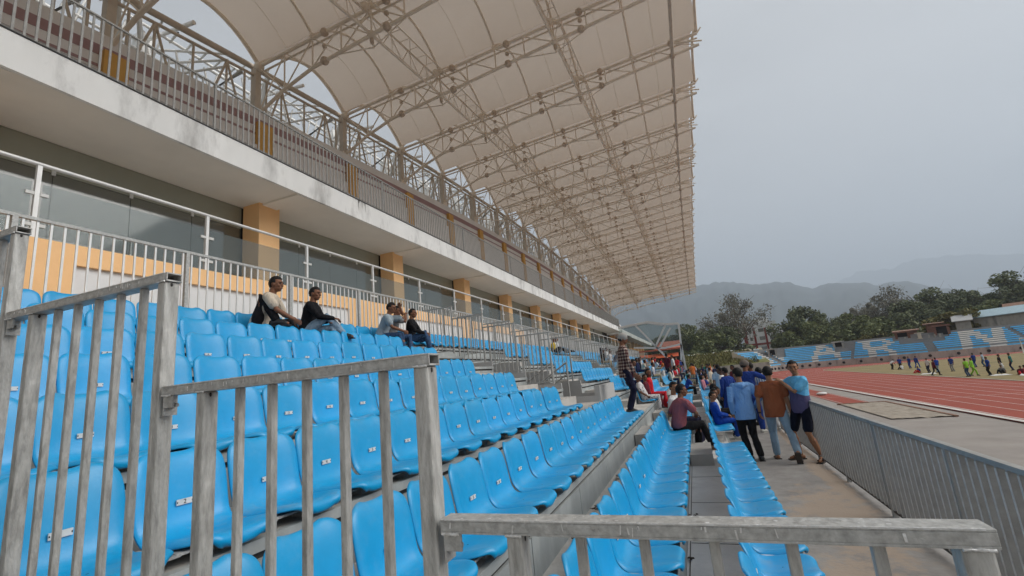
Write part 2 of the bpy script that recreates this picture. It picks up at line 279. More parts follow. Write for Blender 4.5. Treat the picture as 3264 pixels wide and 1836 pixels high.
# front edge of the end terrace (foot of its wall), from the near corner round to the right
FRONT = [(15.6, 117.4), (17.6, 119.2), (20.2, 120.8), (23.8, 121.8), (29.5, 121.8), (38, 118.5), (49, 115.6), (62, 114.2), (80, 113.5), (100, 113)]
def smooth_path(p, n=6):
    out = []
    for i in range(len(p) - 1):
        a = V(p[max(i - 1, 0)]); b = V(p[i]); c = V(p[i + 1]); d = V(p[min(i + 2, len(p) - 1)])
        for k in range(n):
            t = k / n; out.append(0.5 * ((2 * b) + (c - a) * t + (2 * a - 5 * b + 4 * c - d) * t * t + (3 * b - a - 3 * c + d) * t ** 3))
    out.append(V(p[-1])); return out
FP = smooth_path(FRONT)
sheet('apron', [(1.9, -8), (12.0, -8), (12.0, 40), (11.5, 75), (10.9, 92), (12.0, 104), (13.8, 112), (15.6, 117.9), (2, 117.9)], ZF - .012, 'apron')
trackpoly = [(11.9, -20), (110, -20), (110, 113)] + [(p.x, p.y + .3) for p in FP[::-1]] + [(13.6, 112), (11.6, 104), (10.9, 90), (11.3, 75)]
sheet('running_track', trackpoly, ZF, 'track')
def corner(x0, y1, r, k, xe):     # path going +y at x0-k, rounding, then +x at y1+k
    r_ = r + k; pts = [(x0 - k, -20)]
    for i in range(9):
        a = pi - i / 8 * pi / 2; pts.append((x0 + r + r_ * cos(a), y1 - r + r_ * sin(a)))
    pts.append((xe, y1 + k)); return pts
gp = corner(22.05, 106, 5, 0, 110)
sheet('grass_field', gp + [(110, -20)], ZF + .02, 'grass', .03)
def strip(name, pts, w_, z, mat_):
    mb = MB(); pts = [V((p[0], p[1], z)) for p in pts]; L = []; 
    for i, p in enumerate(pts):
        d = (pts[min(i + 1, len(pts) - 1)] - pts[max(i - 1, 0)]).normalized(); nrm = V((-d.y, d.x, 0)); L.append((p + nrm * w_ / 2, p - nrm * w_ / 2))
    for i in range(len(L) - 1): mb.quad(L[i][1], L[i + 1][1], L[i + 1][0], L[i][0])
    return mb
kb = MB()
st = strip('k', gp, .12, ZF + .045, 'white_line'); kb.add(st.v, st.f)
tag(kb.build('track_kerb', 'white_line'), kind='structure')
lb = MB()
for k in range(1, 9):
    st = strip('k', corner(22.05, 106, 5, k * 1.22, 110) if k < 8 else [(12.3, -20), (12.2, 40), (11.9, 75), (11.4, 90)], .06 if k < 8 else .1, ZF + .004, 'line'); lb.add(st.v, st.f)
for yy in (36, 45, 58): lb.add([(12.3, yy, ZF + .004), (22, yy + 1.6, ZF + .004), (22, yy + 1.66, ZF + .004), (12.3, yy + .06, ZF + .004)], [(0, 1, 2, 3)])
tag(lb.build('lane_markings', 'line'), kind='structure')
lb = strip('k', [(11.75, -20), (11.75, 30), (11.6, 60), (11.1, 80), (10.5, 92)], .28, ZF + .06, 'white_line')
tag(lb.build('white_edge_line', 'white_line'), kind='structure')
sheet('long_jump_runway', [(8.55, 36.5), (10.15, 36.5), (10.05, 60), (9.3, 84), (7.8, 84), (8.45, 60)], ZF + .004, 'track')
lb = MB()
for xo in (8.68, 10.02): st = strip('k', [(xo, 36.5), (xo - .1, 60), (xo - .8, 84)], .05, ZF + .008, 'line'); lb.add(st.v, st.f)
for yy in (42, 47.5): lb.add([(8.6, yy, ZF + .008), (10.1, yy, ZF + .008), (10.1, yy + .07, ZF + .008), (8.6, yy + .07, ZF + .008)], [(0, 1, 2, 3)])
tag(lb.build('runway_lines', 'line'), kind='structure')
# sand pit with uneven surface and kerb
sp = MB(); nx, ny = 22, 60
for j in range(ny + 1):
    for i in range(nx + 1):
        x = 8.35 + 2.35 * i / nx; y = 27.7 + 8.4 * j / ny
        z = ZF + .02 + .05 * (noise.noise(V((x * 2.2, y * 2.2, 0))) + .6 * noise.noise(V((x * 6, y * 6, 3)))) * min(1, 6 * min(i / nx, 1 - i / nx)) + .02
        sp.v.append((x, y, z))
for j in range(ny):
    for i in range(nx):
        a = j * (nx + 1) + i; sp.f.append([a, a + 1, a + nx + 2, a + nx + 1]); sp.mi.append(0); sp.sm.append(True)
o = sp.build('sand_pit', 'sand'); tag(o, kind='structure')
kb = MB(); kb.box(8.2, 10.85, 36.1, 36.28, ZF, ZF + .07); kb.box(10.7, 10.85, 27.6, 36.1, ZF, ZF + .07)
tag(kb.build('pit_kerb', 'rust'), kind='structure')
# ================= walkway =================
sheet('walkway', [(.42, -6), (1.95, -6), (1.95, 125), (.42, 125)], 0.0, 'conc', 1.8)
def debris(name, label, x, y, z, spec, seed):
    r_ = random.Random(seed); mb = MB()
    for i in range(spec):
        a = r_.uniform(0, 6.28); l_ = r_.uniform(.008, .022); c = V((x + r_.gauss(0, .035), y + r_.gauss(0, .06), z + r_.uniform(.003, .018)))
        mb.obox(c, V((cos(a), sin(a), r_.uniform(-.3, .3))) * l_, V((-sin(a), cos(a), r_.uniform(-.4, .4))) * l_ * .5, V((0, 0, .0015)))
    return tag(mb.build(name, 'dirt'), label, 'litter', 'clumps of dry leaves under the seats')
# grey cement scrap by the fence
mb = MB(); mb.obox((1.58, 5.75, .03), (.10, .02, .01), (-.03, .13, .0), (0, 0, .012)); mb.obox((1.64, 5.55, .02), (.05, .0, .01), (0, .06, 0), (0, 0, .01))
tag(mb.build('cement_scrap', 'wall_grey'), 'flat grey broken cement scrap lying at the foot of the field fence', 'rubble')

# ================= terrace (tiers) =================
PAN = {1: (.535, .40), 2: (-.26, .576), 3: (-1.08, .93), 4: (-1.86, 1.25), 5: (-2.65, 1.565), 6: (-3.44, 1.875), 7: (-4.22, 2.19), 8: (-5.00, 2.50), 9: (-5.79, 2.81)}
PL = {r: PAN[r][1] - .08 for r in PAN}; PL[1] = .15
RX = {r: PAN[r][0] - .05 for r in PAN}; RX[1] = .42
YM = 66.0
VOM = [(y0, y0 + 1.75) for y0 in (-.95, 9.75, 20.45, 31.15, 41.85, 52.55)]
terr = empty('grandstand_terrace', (0, 0, 0), 'grey stepped concrete and steel terrace carrying the rows of blue seats', 'terrace')
for r in range(1, 10):
    x1 = RX[r]; x0 = RX[r + 1] if r < 9 else -7.8
    zt = PL[r]; zb = (PL[r - 1] if r > 1 else 0)
    segs = []
    ya = -4.0
    if 4 <= r <= 7:
        for a, b in VOM:
            if a > ya: segs.append((ya, a))
            ya = b
    segs.append((ya, YM))
    mb = MB(); rm = MB()
    for a, b in segs:
        mb.box(x0 - .02, x1 - .03, a, b, zb - .6 if r > 1 else -.3, zt)
        if r > 1:
            rm.box(x1 - .03, x1 + .012, a, b, zt - .05, zt + .003, 0)      # edge beam
            y = a + (.35 if r % 2 else .8)
            yy = a
            while yy < b:
                y2 = min(b, (y if yy == a else yy + 1.32)); rm.box(x1 - .025, x1, yy + .006, y2 - .006, zb + .0, zt - .085, 0); yy = y2
            rm.box(x1 - .029, x1 - .02, a, b, zb, zt - .05, 1)
        elif r == 1:
            rm.box(x1 - .03, x1 + .01, a, b, 0, zt + .003, 0)
    mb.build('tread', 'conc_light' if r > 1 else 'plate_floor', terr)
    rm.build('riser', ['riser', 'dark_steel'], terr)
# plate joints on the floor between first and second rows
mb = MB()
for k in range(40): mb.box(-.28, .40, 2.15 + k * 1.32, 2.158 + k * 1.32, .15, .1535)
mb.box(-.292, -.284, -4, YM, .15, .153)
mb.build('plate_joint', 'dark_steel', terr)
for i, (x, y, s_) in enumerate([(-1.02, 3.9, 26), (-1.05, 4.6, 12), (-.98, 5.15, 8), (-1.04, 5.8, 16), (-1.0, 6.7, 7), (-1.05, 2.9, 20), (-.98, 2.4, 22), (-.27, 4.4, 6), (-.265, 5.6, 5)]):
    debris('leaf_litter', 'small clump of dry brown leaves lying on the tread below the third row of seats' if i < 7 else 'scrap of dry leaf at the floor joint in front of the second row', x, y, PL[2] + .0 if i < 7 else .15, s_, i)
# aisle step blocks beside the stairways
def steps(y0, y1, idx):
    t = empty('aisle_steps', (0, y0, 0), 'run of grey concrete aisle steps, %s flight along the terrace' % ORD[idx], 'steps', 'concrete aisle steps')
    for r in range(2, 9):
        h = (PL[r] - (PL[r - 1] if r > 1 else 0)) / 2; mb = MB()
        mb.box(RX[r] + .014, RX[r] + .36, 0, y1 - y0, PL[r - 1], PL[r - 1] + h)
        mb.build('step', 'conc_light', t)
idx = 1
for a, b in VOM[1:5]:
    steps(a - 1.55, a - .35, idx); steps(b + .35, b + 1.55, idx + 1); idx += 2
# vomitory side walls
for i, (a, b) in enumerate(VOM[1:5]):
    t = empty('stairway_opening', (-4.1, (a + b) / 2, 0), 'grey walled stairway opening in the terrace, %s from the near end' % ORD[i + 1], 'stairway', 'stairway openings')
    for yy in (a, b):
        mb = MB()
        for r in range(4, 8):
            mb.box(RX[r + 1] + 4.1, RX[r] + 4.1 - .002, (yy - .06 if yy == a else yy - .004) - (a + b) / 2, (yy + .004 if yy == a else yy + .06) - (a + b) / 2, -1.0, PL[r] + .12)
        mb.build('side_wall', 'wall_grey', t)
    mb = MB(); mb.box(RX[4] + 4.1 - .1, RX[4] + 4.1 + .012, -.93, .93, PL[3], PL[4] + .32); mb.build('front_wall', 'wall_grey', t)
    for s_ in range(7):
        mb = MB(); mb.box(RX[5] + 4.1 - .28 * (s_ + 1) + .5, RX[5] + 4.1 - .28 * s_ + .5, -.86, .86, -1, PL[4] - .1 - .17 * s_); mb.build('stair_step', 'conc_light', t)
    for sy in (-.62, .62):
        mb = MB(); mb.tube([(1.15, sy, PL[4] + .9), (-.9, sy, .55 + PL[4] - .9)], .02); mb.tube([(1.15, sy, PL[4] + .62), (-.9, sy, .3 + PL[4] - .9)], .016)
        for q in range(3): mb.tube([(1.15 - q * .9, sy, PL[4] + .9 - q * .55), (1.15 - q * .9, sy, PL[4] - .3 - q * .5)], .02)
        mb.build('handrail', 'galv', t)

# ================= railing panels =================
def panel(xr, zt, y, zb, label, group, hi=True, w_=.80, left_end=True):
    """stepped guard panel across the rows: rail, two posts, five balusters, bolted to the next panel's post"""
    t = empty('guard_rail_panel', (xr, y, zt), label, 'railing', group)
    D = .042
    mb = MB()
    # hollow rail, open at the right end
    x0, x1 = -w_, .006
    wl = .0035
    mb.box(x0, x1, 0, D, -.004, 0); mb.box(x0, x1, 0, D, -.0245, -.0205); mb.box(x0, x1, 0, wl, -.0205, -.004); mb.box(x0, x1, D - wl, D, -.0205, -.004)
    mb.box(x0, x0 + .002, wl, D - wl, -.0205, -.004)
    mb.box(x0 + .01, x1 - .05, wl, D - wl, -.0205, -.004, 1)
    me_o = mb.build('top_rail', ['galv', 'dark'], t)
    if hi:
        bv = me_o.modifiers.new('b', 'BEVEL'); bv.width = .0022; bv.segments = 2; bv.limit_method = 'ANGLE'
    for px, pw in ((-.655, .030), (-.017, .034)):
        mb = MB(); mb.box(px - pw / 2, px + pw / 2, .002, D - .002, zb - zt, -.0247)
        po = mb.build('post', 'galv_rough', t)
        if hi:
            bv = po.modifiers.new('b', 'BEVEL'); bv.width = .004; bv.segments = 2
            wb = MB()
            wb.tube([(px - pw * .5 + pw * k / 11, -.0006, -.0245 + random.uniform(-.0007, .0007)) for k in range(12)], [random.uniform(.0014, .0026) for k in range(12)], 8)
            wb.build('weld_seam', 'weld_and_highlight', t)
            hb = MB(); hb.ball((px + pw / 2 + .0005, .018, -.033), .0035, 0, 8, 6, (.25, 1, 1.5)); hb.build('vent_hole', 'dark', t)
    for k in range(5):
        bx = -.12 - k * .105 + .0; mb = MB(); mb.box(bx - .008, bx + .008, .012, .030, zb - zt + .08, -.0247)
        bo = mb.build('baluster', 'galv_rough', t)
        if hi: bv = bo.modifiers.new('b', 'BEVEL'); bv.width = .0025; bv.segments = 2
    mb = MB(); mb.box(-.64, -.034, .010, .034, zb - zt + .06, zb - zt + .08); mb.build('bottom_rail', 'galv', t)
    if hi and left_end:
        mb = MB(); mb.box(-w_ + .004, -w_ + .008, .004, .038, -.075, -.0247); mb.box(-w_ + .008, -w_ + .04, .004, .008, -.055, -.0247)
        mb.build('bracket', 'galv', t)
        mb = MB(); mb.tube([(-w_ + .008, .022, -.05), (-w_ + .017, .022, -.05)], .009, 6, smooth=False); mb.tube([(-w_ + .016, .022, -.05), (-w_ + .032, .022, -.05)], .0052, 8)
        mb.build('bolt', 'galv_fence', t)
        wb = MB()
        wb.tube([(-w_ + .003 + .0035 * k, -.0006, -.0247 + random.uniform(-.0008, .0008)) for k in range(11)], [random.uniform(.0016, .003) for k in range(11)], 8)
        wb.build('weld_seam', 'weld_and_highlight', t)
    return t
NP = 'guard panels stepping down past the camera'
for k, nm in enumerate(['bare galvanised guard panel nearest the bottom edge, its rail the lowest and nearest', 'second galvanised guard panel up from the lowest one, open tube end at its right', 'third galvanised guard panel up the slope, beside the left edge', 'fourth galvanised guard panel up, its open tube end at the left edge', 'fifth galvanised guard panel up, outside the left edge']):
    xr = .315 - .81 * k; zt = 1.51 + .31 * k
    panel(xr, zt, .8, zt - 1.12, nm, NP)
for t_ in [o for o in C.objects if o.name.startswith('guard_rail_panel')][:3]:
    mb = MB(); rq = random.Random(int(t_.location.z * 10) + 5)
    for k in range(14):
        x = rq.uniform(-.78, -.02); h = rq.uniform(.004, .014); z = -rq.uniform(.003, .008); w_ = rq.uniform(.0006, .0018)
        mb.obox((x, -.0008, z - h / 2), (w_, 0, 0), (0, .0005, 0), (rq.uniform(-.001, .001), 0, h / 2))
    for k in range(30):
        x = rq.uniform(-.78, -.01); mb.ball((x, .0 + rq.uniform(.0, .042), .0), rq.uniform(.0008, .0028), 0, 6, 4, (1.6, 1, .12))
    mb.box(-.79, -.005, -.0007, .0016, -.0017, .0006)  # pale strip painting a highlight along the rail's upper front edge
    mb.build('weld_mark_highlight', 'weld_and_highlight', t_)
cage = [('near', 9.75), ('far', 11.5), ('near', 20.45), ('far', 22.2), ('near', 31.15), ('far', 32.9)]
for ci, (sd_, yy) in enumerate(cage):
    for k in range(4):
        xr = -2.88 - .79 * k; zt = 2.74 + .31 * k
        panel(xr, zt, yy, zt - 1.15, 'galvanised guard panel number %s up on the %s side of the %s stairway opening' % (['one', 'two', 'three', 'four'][k], sd_, ORD[1 + ci // 2]), 'guard panels round the stairway openings', hi=False, w_=.79)

def long_rail(name, label, x, y0, y1, zt, zb, step, post, bars, mats, slat=(.014, .02), top=(.04, .03), cat='railing', bot=.08):
    t = empty(name, (x, y0, zb), label, cat)
    L = y1 - y0; H = zt - zb
    mb = MB(); mb.box(-top[0] / 2, top[0] / 2, 0, L, H - top[1], H); mb.build('top_rail', mats[0], t)
    if bars:
        mb = MB(); mb.box(-top[0] / 3, top[0] / 3, 0, L, bot - .025, bot); mb.build('bottom_rail', mats[2] if len(mats) > 2 else mats[0], t)
        mb = MB(); y = step
        while y < L: mb.box(-slat[0] / 2, slat[0] / 2, y - slat[1] / 2, y + slat[1] / 2, bot, H - top[1] - .0005); y += step
        mb.build('slats', mats[1], t)
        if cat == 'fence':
            mb = MB(); y = step  # thin pale strips paint a bright lit edge on each slat
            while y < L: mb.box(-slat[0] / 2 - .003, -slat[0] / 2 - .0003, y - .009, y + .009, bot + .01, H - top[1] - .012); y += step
            mb.build('slat_edge_highlights', 'edge_highlight', t)
    y = post[1]; n_ = 0
    while y < L and n_ < 95:
        mb = MB(); mb.box(-post[0] / 2, post[0] / 2, y - post[0] / 2, y + post[0] / 2, post[3] if len(post) > 3 else 0, H - top[1] - .0005); mb.build('post', mats[0], t); y += post[2]; n_ += 1
    return t
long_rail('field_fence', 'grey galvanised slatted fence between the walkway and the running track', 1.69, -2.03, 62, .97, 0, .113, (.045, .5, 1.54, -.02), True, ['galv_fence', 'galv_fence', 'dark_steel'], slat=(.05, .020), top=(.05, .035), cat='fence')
long_rail('rear_railing', 'long galvanised barred railing behind the top row of blue seats', -6.6, -2, 64, 4.04, 2.74, .123, (.05, .78, 1.85), True, ['galv', 'white_metal'], slat=(.016, .022), top=(.045, .035))
long_rail('upper_deck_railing', 'grey barred railing along the upper deck above the white fascia', -9.02, -6, 66.6, 8.92, 7.76, .142, (.04, .36, 6.0), True, ['galv_fence', 'galv_fence'], slat=(.018, .034), top=(.05, .03), bot=.05)
# glass balustrade
t = empty('glass_balustrade', (-7.9, 0, 4.18), 'glass balustrade with pale steel posts standing on the orange wall', 'railing')
mb = MB(); mb.tube([(0, -4, 1.08), (0, 66, 1.08)], .028, 8); mb.build('top_rail', 'white_metal', t)
for k in range(28):
    y = 3.15 + 2.36 * (k - 2)
    mb = MB(); mb.box(-.025, .025, y - .025, y + .025, 0, 1.055); mb.box(-.06, .06, y - .06, y + .06, 0, .012); mb.build('post', 'white_metal', t)
    for sy in (-1, 1):
        for zz in (.18, .62): mb = MB(); mb.box(.0, .03, *sorted((y + sy * .03, y + sy * .12)), zz, zz + .045); mb.build('clamp', 'plate', t)
    mb = MB(); mb.box(-.006, .006, y + .06, y + 2.30, .06, .80); mb.build('glass_pane', 'glass', t)

# ================= grandstand building =================
bld = empty('grandstand_building', (-10, 30, 0), 'long grandstand building with orange pillars, glazed lounge and white upper slab', 'building')
bld.location = (0, 0, 0)
def part(name, mats, mb, parent=bld): return mb.build(name, mats, parent)
mb = MB(); mb.box(-19, -7.801, -14, 66.7, 3.95, 4.18); part('balcony_floor', 'rear_grey', mb)
# parapet wall: orange frame with recessed white panels near, grey beyond
mb = MB(); mb.box(-7.95, -7.86, -14, 66, 2.3, 4.18); part('parapet_core', 'panel_white', mb)
mb = MB(); mb.box(-7.86, -7.80, -14, 22, 3.90, 4.19)
for y0, y1 in [(-14, -8), (-2.4, 3.59), (9.16, 9.76 + .5), (15.3, 16.2), (21.3, 22)]: mb.box(-7.86, -7.80, y0, y1, 2.3, 3.90)
part('orange_frame', 'orange', mb)
mb = MB(); mb.box(-7.86, -7.80, 22.001, 66, 2.3, 4.19)
part('grey_parapet', 'wall_grey', mb)
mb = MB()
for k in range(30): mb.box(-7.80, -7.785, 22.5 + k * 1.5, 22.56 + k * 1.5, 2.3, 4.15)
part('parapet_rib', 'riser', mb)
for k in range(10):
    y = 8.57 - 12 + 6 * k; mb = MB(); mb.box(-10.86, -10.26, y, y + .66, 4.18, 7.13); part('pillar', 'orange', mb)
for k in range(-2, 9):
    y = 8.57 + 6 * k + .66
    mb = MB()
    for q in range(4): mb.box(-10.95, -10.93, y + q * 1.335 + .006, y + (q + 1) * 1.335 - .006, 4.18, 6.5)
    part('window', 'window', mb)
    mb = MB(); mb.box(-10.95, -10.93, y, y + 5.34, 6.512, 7.12); part('transom', 'transom', mb)
    for q in range(1, 4): mb = MB(); mb.box(-10.93, -10.90, y + q * 1.335 - .03, y + q * 1.335 + .03, 6.46, 6.56); part('patch_fitting', 'plate', mb)
    for q in (2.6, 2.72): mb = MB(); mb.box(-10.925, -10.905, y + q, y + q + .03, 4.9, 5.5); part('door_pull', 'plate', mb)
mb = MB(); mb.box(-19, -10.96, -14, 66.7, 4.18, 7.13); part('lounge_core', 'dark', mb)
mb = MB(); mb.box(-19, -9.0, -14, 66.7, 7.13, 7.70); part('upper_slab', 'soffit', mb)
mb = MB(); mb.box(-9.0, -8.93, -14, 66.7, 7.10, 7.72); part('fascia', 'fascia', mb)
for k in range(12): y = 8.57 - 12 + 6 * k; mb = MB(); mb.box(-10.3, -9.001, y + .1, y + .56, 7.08, 7.13); part('soffit_beam', 'soffit', mb)
rq = random.Random(21)
for yy, n_, sp_ in ((11.05, 9, .16), (39.4, 12, .5), (50.0, 10, .5), (59.5, 8, .4), (29.2, 8, .3)):
    mb = MB()
    for k in range(n_):
        y = yy + rq.gauss(0, sp_); h = rq.uniform(.06, .40); w_ = rq.uniform(.005, .018); mb.add([(-8.926, y - w_, 7.715), (-8.926, y + w_, 7.715), (-8.926, y + w_ * .5, 7.715 - h * .6), (-8.926, y + w_ * .15, 7.715 - h), (-8.926, y - w_ * .4, 7.715 - h * .55)], [(0, 4, 3, 2, 1)])
    part('drip_stain', 'drip', mb)
mb = MB(); mb.box(-9.0, -8.915, -14, 66.7, 7.72, 7.745); part('fascia_seal', 'asphalt_black', mb)
mb = MB(); mb.box(-9.0, -8.93, 67.4, 118, 6.95, 7.6); mb.box(-14, -9.0, 67.4, 118, 6.95, 7.5); part('far_fascia', 'fascia', mb)
mb = MB(); mb.box(-16, -10.9, 67.4, 118, 0, 6.95); part('far_wall', 'window', mb)
mb = MB(); mb.box(-8.3, -7.9, 67, 118, 0, 3.2); part('far_parapet', 'wall_grey', mb)
for k in range(8): mb = MB(); mb.box(-10.9, -10.3, 69 + 6 * k, 69.6 + 6 * k, 3, 6.95); part('pillar', 'orange', mb)
# upper deck rear wall following the roof's curve
ZW = lambda y: 1.75 + .958 * (16.35 - .00088 * (y - 64) ** 2)
def band(a, b, x, th, mat_, name, y0=-10, y1=70):
    mb = MB(); ys = [y0 + (y1 - y0) * i / 40 for i in range(41)]
    for i in range(40):
        ya, yb = ys[i], ys[i + 1]
        f = lambda q, y: ZW(y) - q
        p = [(x, ya, f(b, ya)), (x - th, ya, f(b, ya)), (x - th, yb, f(b, yb)), (x, yb, f(b, yb)), (x, ya, f(a, ya)), (x - th, ya, f(a, ya)), (x - th, yb, f(a, yb)), (x, yb, f(a, yb))]
        mb.add(p, [(0, 1, 2, 3), (4, 7, 6, 5), (0, 3, 7, 4), (1, 5, 6, 2)] + ([(0, 4, 5, 1)] if i == 0 else []) + ([(3, 2, 6, 7)] if i == 39 else []))
    return part(name, mat_, mb)
band(0, 5.2, -17.12, .12, 'rear_grey', 'rear_wall', -10, 130)
band(.48, .86, -17.10, .018, 'maroon', 'maroon_band', -10, 130)
band(1.22, 1.32, -17.10, .018, 'maroon', 'maroon_band', -10, 130)
band(1.9, 6.0, -16.95, .12, 'rear_grey', 'rear_parapet', -10, 130)
for k in range(-1, 18):
    y = 8.35 + 6 * k; mb = MB(); mb.box(-17.09, -16.85, y - .35, y + .4, ZW(y) - 5, ZW(y) - .75); part('ochre_column', 'yellow', mb)
# raked upper tier (bare steps, rails)
mb = MB()
for s_ in range(9): mb.box(-16.9, -10.5 - .7 * s_, -10, 66, 7.7 + .55 * s_, 7.7 + .55 * (s_ + 1))
part('upper_tier', 'wall_grey', mb)
# ================= roof =================
BAYS = [2.35 - 6, 2.35, 8.35, 14.35, 20.35, 26.35, 32.35, 38.35, 44.35, 47.35, 53.35, 59.35, 65.35, 71.35, 77.35, 83.35, 86.35, 92.35, 98.35, 104.35, 110.35, 116.35]
ZT = lambda x, y: 21.3 + .075 * (x + 10.7) - .0012 * (y - 64) ** 2 + (.0 if x < -17 else 0)
def DEP(x):   # depth of the bottom chord below the top chord
    if x < -13.5: return 1.5 + 1.1 * ((-13.5 - x) / 3.9) ** 1.6
    return max(.75, 1.5 - .045 * (x + 13.5))
roof = empty('grandstand_roof', (0, 0, 0), 'curved fabric grandstand roof on beige tubular steel trusses and columns', 'roof')
XS = [-17.4, -15.7, -14, -12.35, -10.7, -9.0, -7.3, -5.65, -4, -2.3, -.6, .6, 1.7, 3.2]
NODE = [-14, -10.7, -7.3, -4, -.6, 1.7]
for i, y in enumerate(BAYS):
    near = y < 50
    mb = MB(); n_ = 8 if near else 5
    mb.tube([(x, y, ZT(x, y)) for x in XS], .085, n_)
    mb.tube([(x, y + .22, ZT(x, y) - .14) for x in XS], .05, n_)
    mb.tube([(x, y, ZT(x, y) - DEP(x)) for x in XS], .085, n_)
    for k in range(len(XS) - 1):
        xa, xb = XS[k], XS[k + 1]
        if k: mb.tube([(xa, y, ZT(xa, y)), (xa, y, ZT(xa, y) - DEP(xa))], .04, 5, cap=False)
        mb.tube([(xa, y, ZT(xa, y)), (xb, y, ZT(xb, y) - DEP(xb))], .034, 5, cap=False)
        if xa < -12: mb.tube([(xb, y, ZT(xb, y)), (xa, y, ZT(xa, y) - DEP(xa))], .034, 5, cap=False)
    mb.tube([(1.7, y, ZT(1.7, y)), (3.4, y, ZT(3.2, y) - .55)], .05, 5)
    mb.tube([(3.2, y, ZT(3.2, y)), (3.45, y, ZT(3.2, y) + .3)], .05, 5)
    # nodes
    for x in (-13.3, -9.9, -6.6, -2.6): 
        mb.ball((x, y, ZT(x, y) - DEP(x)), .20, 1, 8, 6); mb.ball((x, y, ZT(x, y)), .20, 1, 8, 6); mb.ball((x, y, ZT(x, y) - DEP(x) * .5), .12, 1, 6, 5)
    for x in NODE: mb.ball((x, y + .0, ZT(x, y) + .12), .15, 0, 8, 6)
    for x in (-10.7, -4.0):
        mb.ball((x, y, ZT(x, y) - DEP(x)), .2, 0, 8, 6); mb.ball((x - .1, y - .25, ZT(x, y) - .1), .22, 0, 8, 6)
        zz = ZT(x, y) - DEP(x)
        mb.tube([(x - 2.0, y, ZT(x - 2, y) - DEP(x - 2)), (x, y + .1, zz - .55), (x + 2.0, y, ZT(x + 2, y) - DEP(x + 2))], .03, 5); mb.tube([(x, y, zz), (x, y + .1, zz - .6)], .04, 5)
        mb.ball((x, y, zz - .3), .10, 1, 6, 5, (1, 1, 2))
    mb.ball((1.7, y, ZT(1.7, y) - DEP(1.7)), .2, 1, 8, 6); mb.ball((1.7, y, ZT(1.7, y)), .18, 1, 8, 6)
    mb.build('truss', ['roof_steel', 'node'], roof)
    # column
    mb = MB(); mb.box(-17.70, -17.38, y - .15, y + .15, 7.7, ZT(-17.4, y) - .1); mb.build('column', 'roof_steel_d', roof)
    mb = MB(); mb.box(-17.34, -17.30, y - .3, y + .3, ZT(-17.4, y) - 3.1, ZT(-17.4, y) - 2.5); mb.ball((-17.35, y, ZT(-17.4, y)), .24, 0, 8, 6); mb.build('column_joint', 'roof_steel', roof)
